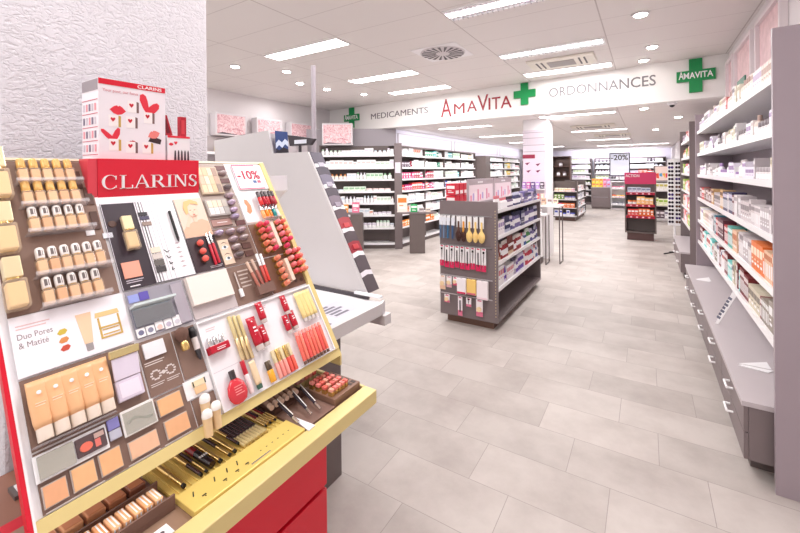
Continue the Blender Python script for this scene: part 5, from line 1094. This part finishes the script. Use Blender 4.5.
for k, (x, z) in enumerate([(.092, .15), (.04, .10), (.088, .10), (.04, .026), (.088, .02), (.135, .02), (.14, .12)]):
    w0 = .026; flat('printed_box', [(x-w0/2, z), (x+w0/2, z), (x+w0/2, z+.036), (x-w0/2, z+.036)], C(248, 240, 240), .0008); flat('printed_mark', shift(heart, x-.002, z+.022, .014), C(200, 30, 50), .0012); flat('printed_edge', [(x+w0/2, z), (x+w0/2+.007, z), (x+w0/2+.007, z+.034), (x+w0/2, z+.036)], C(196, 160, 80) if k % 2 else C(120, 90, 90), .0008)
m = MB()
for k in range(5): m.box(-.112, -.001, .012+k*.042, -.004, -.0002, .014+k*.042, C(190, 60, 80))
m.box(-.112, -.0012, .21, -.003, -.0002, .243, C(150, 140, 146))
for k in range(4):
    for j in range(5): m.box(-.105+.02*j, -.0012, .022+k*.042, -.094+.02*j, -.0002, .044+k*.042, C(*[(200, 190, 200), (225, 150, 160), (120, 110, 130)][(j+k) % 3]))
m.build('side_print', o)
o = empty('lipstick_display', (-1.40, .729, 1.6485), 'small white counter display with printed lipsticks right of the tall carton', 'counter display')
MB().box(-.05, 0, 0, 0, .078, .085, C(240, 236, 240)).build('box_body', o); MB().box(.0002, .0, .078, .001, .078, .085, RD2).build('red_band', o)
m = MB()
for k in range(5): m.prism([(.022+.0115*k, .0), (.0295+.0115*k, .0), (.028+.0115*k, .03), (.0255+.0115*k, .036), (.0235+.0115*k, .03)], .0002, .0012, C(66, 56, 66), 'x')
m.build('printed_lipsticks', o); flat('printed_mark', shift(lips, .012, .055, .016), RD2, .001, o); flat('printed_mark', shift(heart, .028, .06, .012), RD2, .001, o)
for k, x in enumerate((.016, .064)):
    q = empty('lipstick_box', (-1.428, .729+x, 1.7338) if True else I4, 'dark red lipstick carton on top of the small display, %s one' % ['left tilted', 'right upright'][k], 'lipstick box'); b_ = MB(); b_.M = Matrix.Rotation([.28, 0][k], 4, 'X'); b_.box(-.010, -.009, .0, .010, .012, .072, C(176, 26, 46)); b_.box(.0102, -.006, .01, .0108, .006, .06, C(110, 16, 36) if k == 0 else C(206, 60, 70)); b_.build('box_body', q)
# ------------------------------------------------------------------ tray contents
TZ = tz-.012
def at(x, y, z=0): return TR(x, y, TZ+z)
o = empty('gold_tester_bed', at(-1.12, .512), 'moulded gold tester bed with engraved marks lying in the front tray', 'tester bed')
MB().bbox(.155, 0, .0005, .238, .345, .017, mat('gold bed', (230, 202, 116), .35, .15), .002).build('front_ledge', o); m = MB().box(0, 0, .0005, .1545, .345, .006, mat('gold bed', (230, 202, 116), .35, .15))
for k in range(22): m.box(0, .001+.0157*k, .006, .1545, .004+.0157*k, .010, mat('gold bed', (230, 202, 116), .35, .15))
m.build('grooved_bed', o)
m = MB()
for k, y in enumerate([.03, .085, .12, .15]): m.M = TR(.178, y, .0173) @ RZ(-30); m.prism([(0, 0), (.016, .001), (.018, .0025), (.016, .004), (0, .003)], 0, .0006, C(60, 60, 40)); m.M = TR(.208, y+.006, .0173); m.box(0, 0, 0, .004, .010, .0006, C(70, 66, 40)).box(.006, .004, 0, .009, .007, .0006, C(70, 66, 40))
m.M = I4
for k in range(6): m.box(.2, .21+.02*k, .0173, .203, .214+.02*k, .0178, C(90, 84, 50))
for k in range(14): m.box(.222, .165+.0045*k, .0173, .226, .168+.0045*k, .0178, C(90, 96, 130))
m.build('engraving', o)
def pen(label, y, x0, L, r, c1, c2, tip=True, group='pens in the gold tester bed'):
    o = empty('tester_pen', at(x0, y, .0105), label, 'make-up pen', group); 
    MB().cyl((0, 0, r), (L*.55, 0, r), r, c1, n=10).build('barrel', o); MB().cyl((L*.56, 0, r), (L, 0, r), r*.95, c2, n=10).build('cap', o)
    if tip: MB().cyl((L*1.001, 0, r), (L*1.06, 0, r), r*.9, BLACK, r*.9, n=10).build('end', o)
gm = GOLD; dk = C(64, 34, 34, .25); rdm = C(130, 30, 34, .2)
pens = [(.03, gm, gm, .006, .13), (.075, gm, dk, .005, .13), (.090, dk, gm, .004, .13), (.13, gm, gm, .006, .13), (.158, dk, gm, .005, .13), (.174, gm, gm, .0055, .13), (.2, gm, dk, .0045, .11)]
for i, (y, a_, b_, r, L) in enumerate(pens): pen('gold and dark pen lying in gold bed, %s from left end' % ORD[i+1], .512+y, -1.115, L, r, a_, b_)
o = empty('mascara', at(-1.108, .512+.108, .0105), 'thick black mascara with white letters and red gold cap in the gold bed', 'mascara'); MB().cyl((.05, 0, .009), (.125, 0, .009), .010, C(40, 24, 26, .2), n=14).build('tube_body', o); MB().cyl((0, 0, .009), (.0495, 0, .009), .010, rdm, n=14).build('cap', o)
t = MB(); t.M = frame((.090, -.013, .0195), (0, 1, 0), (-1, 0, 0), (0, 0, 1)); [t.box(.001+.006*k, 0, 0, .0045+.006*k, .008, .0008, PAPER) for k in range(4)]; t.build('lettering_marks', o)
for i in range(8):
    y = .512+.150+.0115*i
    q = empty('eye_pencil', at(-1.112, y-.012+.001*i, .0085), 'dark brown eye pencil with gold end in gold bed, %s from left' % ORD[i+1], 'eye pencil', 'dark eye pencils in the gold bed'); MB().cyl((0, 0, .006), (.085, 0, .006), .0045, dk, n=8).build('barrel', q); MB().cyl((.0852, 0, .006), (.135, 0, .006), .0047, GOLDL, n=8).build('metal_end', q); q.location.y = .512+.205+.0105*i
for i in range(6): pen('gold pen with reddish tip in gold bed, %s right of dark pencils' % ORD[i+1], .512+.295+.0088*i, -1.118, .115, .0035, [gm, rdm, dk][i % 3], gm, i % 2 == 0, 'fine pens at right of the gold bed')
# left brown trays
o = empty('concealer_tray', at(-1.12, .28), 'brown tray of striped concealer bottles at near end of the gold drawer', 'tester tray')
MB().box(0, 0, .0005, .17, .225, .010, BROWN).build('tray_base', o); MB().box(.165, 0, .0105, .17, .225, .035, BROWN).build('front_wall', o); MB().box(.085, 0, .0105, .09, .225, .032, BROWN).build('divider', o)
for i in range(9):
    q = empty('concealer', at(-.985, .303+.0215*i, .012), 'peach concealer vial with white striped label, %s from left' % ORD[i+1], 'concealer', 'striped concealer vials'); MB().bbox(-.022, -.009, 0, .026, .009, .030, C(*SKIN[i % 6], .25), .003).build('vial', q)
    m = MB().box(.0262, -.006, .004, .0266, -.0035, .028, PAPER).box(.0262, .002, .004, .0266, .0045, .028, PAPER).box(-.018, -.004, .0301, .022, -.001, .0305, PAPER).box(-.018, .003, .0301, .022, .006, .0305, PAPER); m.build('label', q)
for i in range(5):
    q = empty('powder_pot', at(-1.078, .303+.042*i, .012), 'translucent orange brown powder tester near the board edge, %s from left' % ORD[i+1], 'powder pot', 'brown powder testers under the board'); MB().bbox(-.026, -.018, 0, .026, .018, .022, C(*[(236, 180, 140), (230, 170, 126), (214, 150, 110), (196, 130, 94), (150, 96, 74)][i], .2), .003).build('pot', q); MB().box(-.022, -.014, .0221, .022, .014, .0228, C(200, 130, 90)).build('lid_print', q)
for i, (x, y, w, h, lb) in enumerate([(-.912, .43, .035, .034, 'small white card with black mark in front of concealer vials'), (-1.03, .468, .03, .026, 'white label card behind the concealer vials')]):
    o = empty('small_card', at(x, y, .012), lb, 'card'); MB().box(0, 0, 0, h, w, .002, PAPER).build('card_face', o); MB().lathe([(.005, .002), (.005, .0026)], C(80, 74, 80), c=(h/2, w/2, 0), n=8).build('printed_mark', o)
# right: brown brush tray and lipstick block
o = empty('brush_tray', at(-1.12, .862), 'brown tester tray with slanting pens in middle of the gold drawer', 'tester tray')
MB().box(0, 0, .0005, .232, .138, .010, BROWN).build('tray_base', o); MB().box(0, .001, .0105, .1, .137, .025, BROWND).build('back_step', o)
BR2 = [(-1.035, .882, -.915, .862), (-1.03, .945, -.91, .912), (-1.035, .985, -.905, .948)]
for i, (xa, ya, xb, yb) in enumerate(BR2):
    q = empty('tester_pen', at(xa, ya, .014), 'slanting black and silver pen on brown tray, %s from left' % ORD[i+1], 'make-up pen', 'slanting pens on the brown tray'); v = Vector((xb-xa, yb-ya, 0)); MB().cyl((0, 0, .024), v*.75+Vector((0, 0, .012)), .0045, C(70, 64, 74, .2), n=8).build('barrel', q); MB().cyl(v*.755+Vector((0, 0, .012)), v+Vector((0, 0, .008)), .0048, SILV, n=8).build('silver_end', q); MB().cyl((0, 0, .034), v*.75+Vector((0, 0, .021)), .0015, PAPER, n=6).build('highlight_strip', q)
for i in range(6):
    q = empty('bronzer_stick', at(-1.10, .872+.021*i, .026), 'taupe lidded stick behind the slanting pens, %s from left' % ORD[i+1], 'make-up stick', 'taupe sticks behind the pens'); MB().cyl((0, 0, .009), (.052, -.012, .009), .0085, C(150, 118, 104, .25), n=10).build('stick_body', q); MB().cyl((.0525, -.012, .009), (.072, -.0165, .009), .0085, C(226, 196, 176, .2), n=10).build('cap', q)
o = empty('folded_leaflet', at(-.99, .872, .011), 'white folded leaflet lying flat in front of the slanting pens', 'leaflet'); MB().prism([(0, .012), (.12, -.012), (.118, .018)], 0, .002, C(236, 236, 242)).build('leaf', o)
m = MB()
for k in range(3): m.box(-.945, .885+.035*k, TZ+.0103, -.93, .905+.035*k, TZ+.011, C(220, 214, 210))
o = empty('lipstick_block', at(-1.035, 1.003), 'brown block holding pink mini lipsticks at far end of the gold drawer', 'tester block')
MB().bbox(0, 0, .0005, .142, .138, .028, C(132, 100, 84), .002).build('block', o)
m = MB()
for i in range(4):
    for j in range(2): m.box(.018+.031*i, .098+.019*j, .0282, .038+.031*i, .111+.019*j, .0288, C(50, 22, 20))
m.build('empty_slots', o)
for r in range(4):
    for c_ in range(5):
        cc = [(240, 150, 140), (236, 130, 124), (226, 110, 100), (244, 170, 150), (232, 120, 116)][(r+c_) % 5]
        q = empty('mini_lipstick', at(-1.035+.026+.030*r, 1.003+.013+.018*c_, .0285), 'pink square topped mini lipstick in brown block, %s row back, %s across' % (ORD[4-r], ORD[c_+1]), 'lipstick', 'mini lipsticks in the brown block')
        MB().box(-.0085, -.0065, 0, .0085, .0065, .014, GOLD).build('base', q); MB().bbox(-.0088, -.0068, .0141, .0088, .0068, .024, C(*cc, .2), .0015).build('top', q)
for k in range(5):
    q = empty('mini_lipstick', at(-1.075+.0, 1.005+.020*k, .001), 'loose coral mini lipstick behind the brown block, %s from left' % ORD[k+1], 'lipstick', 'mini lipsticks behind the block'); MB().box(-.012, -.008, 0, .012, .008, .03, GOLDL).build('base', q); MB().bbox(-.012, -.008, .0301, .012, .008, .042, C(*[(180, 130, 120), (190, 140, 130), (240, 140, 120), (244, 160, 140), (236, 110, 100)][k], .2), .0015).build('top', q)
# ------------------------------------------------------------------ blank grey stand behind with its tray
LG = mat('pale grey laminate', (206, 202, 203), .4, noise=.02, nscale=8)
o = empty('blank_stand', (-1.48, 1.97, 0), 'large blank pale grey side of the next make-up stand with picture strip edge', 'tester stand')
iv = Matrix.Translation((1.48, -1.97, 0))
def Q(mb, name, par=o): mb2 = mb.build(name, par); mb2.matrix_local = iv; return mb2
Q(MB().prism([(-1.482, .84), (-1.98, 1.745), (-2.34, 1.745), (-2.385, 1.92), (-3.06, 1.875), (-2.95, .84)], 1.97, 1.985, LG, 'y'), 'side_panel')
Q(MB().prism([(-1.50, .84), (-1.998, 1.745), (-2.34, 1.745), (-2.95, .84)], 1.9855, 2.10, TAUPE_L, 'y'), 'body')
Q(MB().prism([(-2.38, 1.746), (-2.40, 1.90), (-3.0, 1.865), (-3.0, 1.746)], 1.9855, 2.25, TAUPE_L, 'y'), 'header_box')
Q(MB().box(-2.94, 1.99, .0, -2.3, 2.3, .839, TAUPE_D), 'base_cabinet')
d_ = Vector((-.498, 0, .905)).normalized(); nn = Vector((.905, 0, .498)).normalized()
BM_ = frame((-1.482, 1.9855, .84), (0, 1, 0), d_, nn)
strip = [((84, 74, 80), .10), ((226, 220, 228), .03), ((84, 74, 80), .10), ((236, 234, 238), .03), ((150, 40, 54), .07), ((80, 66, 72), .07), ((236, 234, 238), .03), ((160, 50, 60), .07), ((84, 66, 74), .06), ((236, 234, 238), .03), ((120, 106, 120), .07), ((72, 62, 74), .06), ((236, 234, 238), .03), ((110, 104, 124), .07), ((70, 62, 76), .06), ((236, 234, 238), .03), ((80, 72, 88), .09)]
sb = MB(); tq = 0
for k, (c, dl) in enumerate(strip):
    t0 = tq; t1 = tq = tq+dl*1.03; a_ = .010 if k < 16 else 0
    sb.prism([(.0, t0), (.06, t0+(a_ if k else 0)), (.115, t0), (.115, t1), (.06, t1+a_), (0, t1)], .001+.0004*(k % 2), .004+.0006*(k % 3), C(*c))
x_ = sb.build('picture_strip', o); x_.matrix_local = iv @ BM_
for k in range(5):
    sb = MB().bbox(.03, .29+.155*k, .005, .085, .325+.155*k, .011, C(*[(190, 60, 66), (196, 70, 74), (150, 140, 156), (170, 164, 180), (176, 172, 186)][k]), .003)
    x_ = sb.build('product_pad', o); x_.matrix_local = iv @ BM_
bc = MB(); bc.box(0, 0, 0, .12, .165, .003, C(44, 66, 120)); bc.prism([(0, .03), (.03, .06), (.06, .04), (.09, .07), (.12, .05), (.12, .09), (.09, .11), (.06, .08), (.03, .1), (0, .07)], .003, .0036, C(200, 210, 230)); bc.prism([(0, 0), (.12, 0), (.12, .03), (.07, .045), (.03, .02), (0, .035)], .003, .0036, C(40, 34, 44))
x_ = bc.build('blue_picture', o); x_.matrix_local = iv @ frame((-2.325, 1.99, 1.75), (0, 1, 0), Vector((-.06, 0, 1)).normalized(), (1, 0, .06))
o = empty('mast', (-2.29, 2.35, 0), 'slim grey pole rising behind the blank grey stand', 'pole'); MB().cyl((0, 0, 0), (0, 0, 2.47), .019, mat('pole grey', (176, 168, 176), .35, .4), n=12).build('pole', o); MB().cyl((0, 0, 0), (0, 0, .02), .12, TAUPE, n=20).build('foot', o)
MB().box(-.10, -.005, 1.82, .14, .0, 1.90, BLACK).build('dark_plate', o) if False else None
o = empty('dark_tray', (-2.19, 2.0, 1.7455), 'small dark and white tilted box on top of the blank stand beside pole', 'box'); m = MB(); m.prism([(0, .05), (.20, .05), (.24, .09), (.06, .12), (-.02, .13)], 0, .03, C(60, 54, 60), 'y').box(.08, .01, 0, .10, .02, .05, C(60, 54, 60)); m.build('box_body', o); m = MB(); m.box(.05, -.002, .062, .17, -.0003, .09, C(220, 224, 235)); m.build('label', o)
# tray section between the two stands
o = empty('brochure_counter', (-1.95, 1.16, 0), 'white topped grey counter section with printed sheets between the two make-up stands', 'counter')
def Q2(mb, name): x = mb.build(name, o); x.matrix_local = Matrix.Translation((1.95, -1.16, 0)); return x
Q2(MB().box(-2.2, 1.175, .760, -1.345, 1.9695, .805, TAUPE_L), 'counter_slab'); Q2(MB().box(-2.2, 1.18, .8055, -1.36, 1.965, .812, C(240, 238, 240)), 'white_top')
Q2(MB().prism([(-1.3445, 1.17), (-1.315, 1.17), (-1.315, 1.90), (-1.3445, 1.9695)], .765, .832, LG), 'front_rail')
Q2(MB().bbox(-1.52, 1.90, .70, -1.30, 1.9695, .765-.006, LG, .003), 'corner_block')
Q2(MB().box(-2.2, 1.2, 0, -1.38, 1.6, .759, TAUPE_D), 'base_cabinet')
m = MB(); m.box(-2.2, 1.955, .813, -1.46, 1.9695, .838, C(70, 64, 70)); Q2(m, 'dark_channel'); Q2(MB().box(-1.56, 1.94, .839, -1.36, 1.965, .852, C(236, 238, 244)), 'clear_stop')
for i, (x0, y0, x1, y1) in enumerate([(-1.62, 1.62, -1.42, 1.84), (-1.50, 1.42, -1.37, 1.60)]):
    q = empty('printed_sheet', (x0, y0, .8125), 'printed white sheet on the counter between stands, %s one' % ['far', 'near'][i], 'sheet'); MB().box(0, 0, 0, x1-x0, y1-y0, .0012, C(206, 204, 214)).build('paper', q); m = MB()
    for k in range(5): m.box(.02+.035*k, .02, .0013, .04+.035*k, (y1-y0)*(.5+.1*(k % 3)), .0018, C(112, 108, 122))
    m.build('print', q)
o = empty('brochure_box', (-1.50, 1.152, 1.50), 'white wedge shaped brochure box sticking out behind the gold edge', 'brochure box'); 
m = MB(); m.M = Matrix.Rotation(-.5, 4, 'Y'); m.prism([(-.04, -.05), (.10, -.03), (.13, .03), (.02, .05)], .012, .11, C(232, 228, 234), 'y'); m.build('box_body', o)
# brown tester counter seen at the far left behind the stand
o = empty('brown_counter', (-1.645, -.3, 0), 'brown counter with tester tags left of and behind the make-up stand', 'counter')
MB().box(0, 0, 0, .285, .73, .69, BROWND).build('body', o); MB().box(0, -.01, .691, .29, .735, .70, mat('brown top', (150, 104, 86), .4)).build('top', o)
for k, (x, y) in enumerate([(.10, .655), (.21, .66)]):
    MB().box(x, y, .7005, x+.06, y+.05, .712, TAUPE_D).build('tester_pad', o); MB().box(x+.01, y+.01, .7125, x+.045, y+.03, .716, PAPER).build('tag', o)
# ------------------------------------------------------------------ camera, light, world
sc = bpy.context.scene
cam = D.cameras.new('camera'); co = D.objects.new('camera', cam); COL.objects.link(co)
cam.sensor_width = 36; cam.lens = 36*394/800.; cam.clip_start = .02; cam.clip_end = 60
cam.shift_x = 0; cam.shift_y = -(266.5-172)/800.
up = Vector((0, 0, 1)); z = -Fv; x = Rv; y = up
Mc = frame((0, 0, 1.6), x, y, z) @ Matrix.Rotation(math.radians(-ROLL), 4, 'Z')
co.matrix_world = Mc; sc.camera = co
w = D.worlds.new('daylight'); sc.world = w; w.use_nodes = True
w.node_tree.nodes['Background'].inputs[0].default_value = (1, .97, .96, 1); w.node_tree.nodes['Background'].inputs[1].default_value = .95
def area(name, loc, sx, sy, e, rot=(0, 0, 0), col=(1, .975, .965)):
    l = D.lights.new(name, 'AREA'); l.shape = 'RECTANGLE'; l.size = sx; l.size_y = sy; l.energy = e; l.color = col
    o = D.objects.new(name, l); COL.objects.link(o); o.location = loc; o.rotation_euler = rot; return o
for x in (-3.515, -1.0):
    for yy, en in ((-1.5, 14), (.15, 11), (1.8, 12), (3.47, 12), (5.12, 12), (6.05, 8)): area('tube_light', (x, yy, HC-.03), 1.1, .2, en)
area('tube_light', (-5.6, 3.5, HC-.03), 1.1, .2, 6); area('tube_light', (-5.6, 5.3, HC-.03), 1.1, .2, 7)
for x, yy in [(-1.0, 7.6), (-.95, 10.4), (-3.3, 8.2), (-3.3, 10.6), (-3.3, 13.2), (-3.3, 16.4), (-1.0, 13.6), (-1.0, 17), (-1.5, 19)]: area('tube_light', (x, yy, HB-.03), 1.1, .2, 20)
area('wall_fill_light', (-1.3, 19.75, 2.5), 3.6, .12, 30, (math.radians(60), 0, 0), (.93, .92, 1)); area('wall_fill_light', (-4.35, 10, 2.5), .12, 5, 9, (0, math.radians(50), 0), (.93, .92, 1)); area('wall_fill_light', (-4.35, 15, 2.5), .12, 5, 9, (0, math.radians(50), 0), (.93, .92, 1))  # unseen fill lights added to brighten the back and inner left walls
vs = sc.view_settings; vs.view_transform = 'Standard'; vs.look = 'None'; vs.exposure = .72; vs.gamma = 1; vs.use_curve_mapping = False
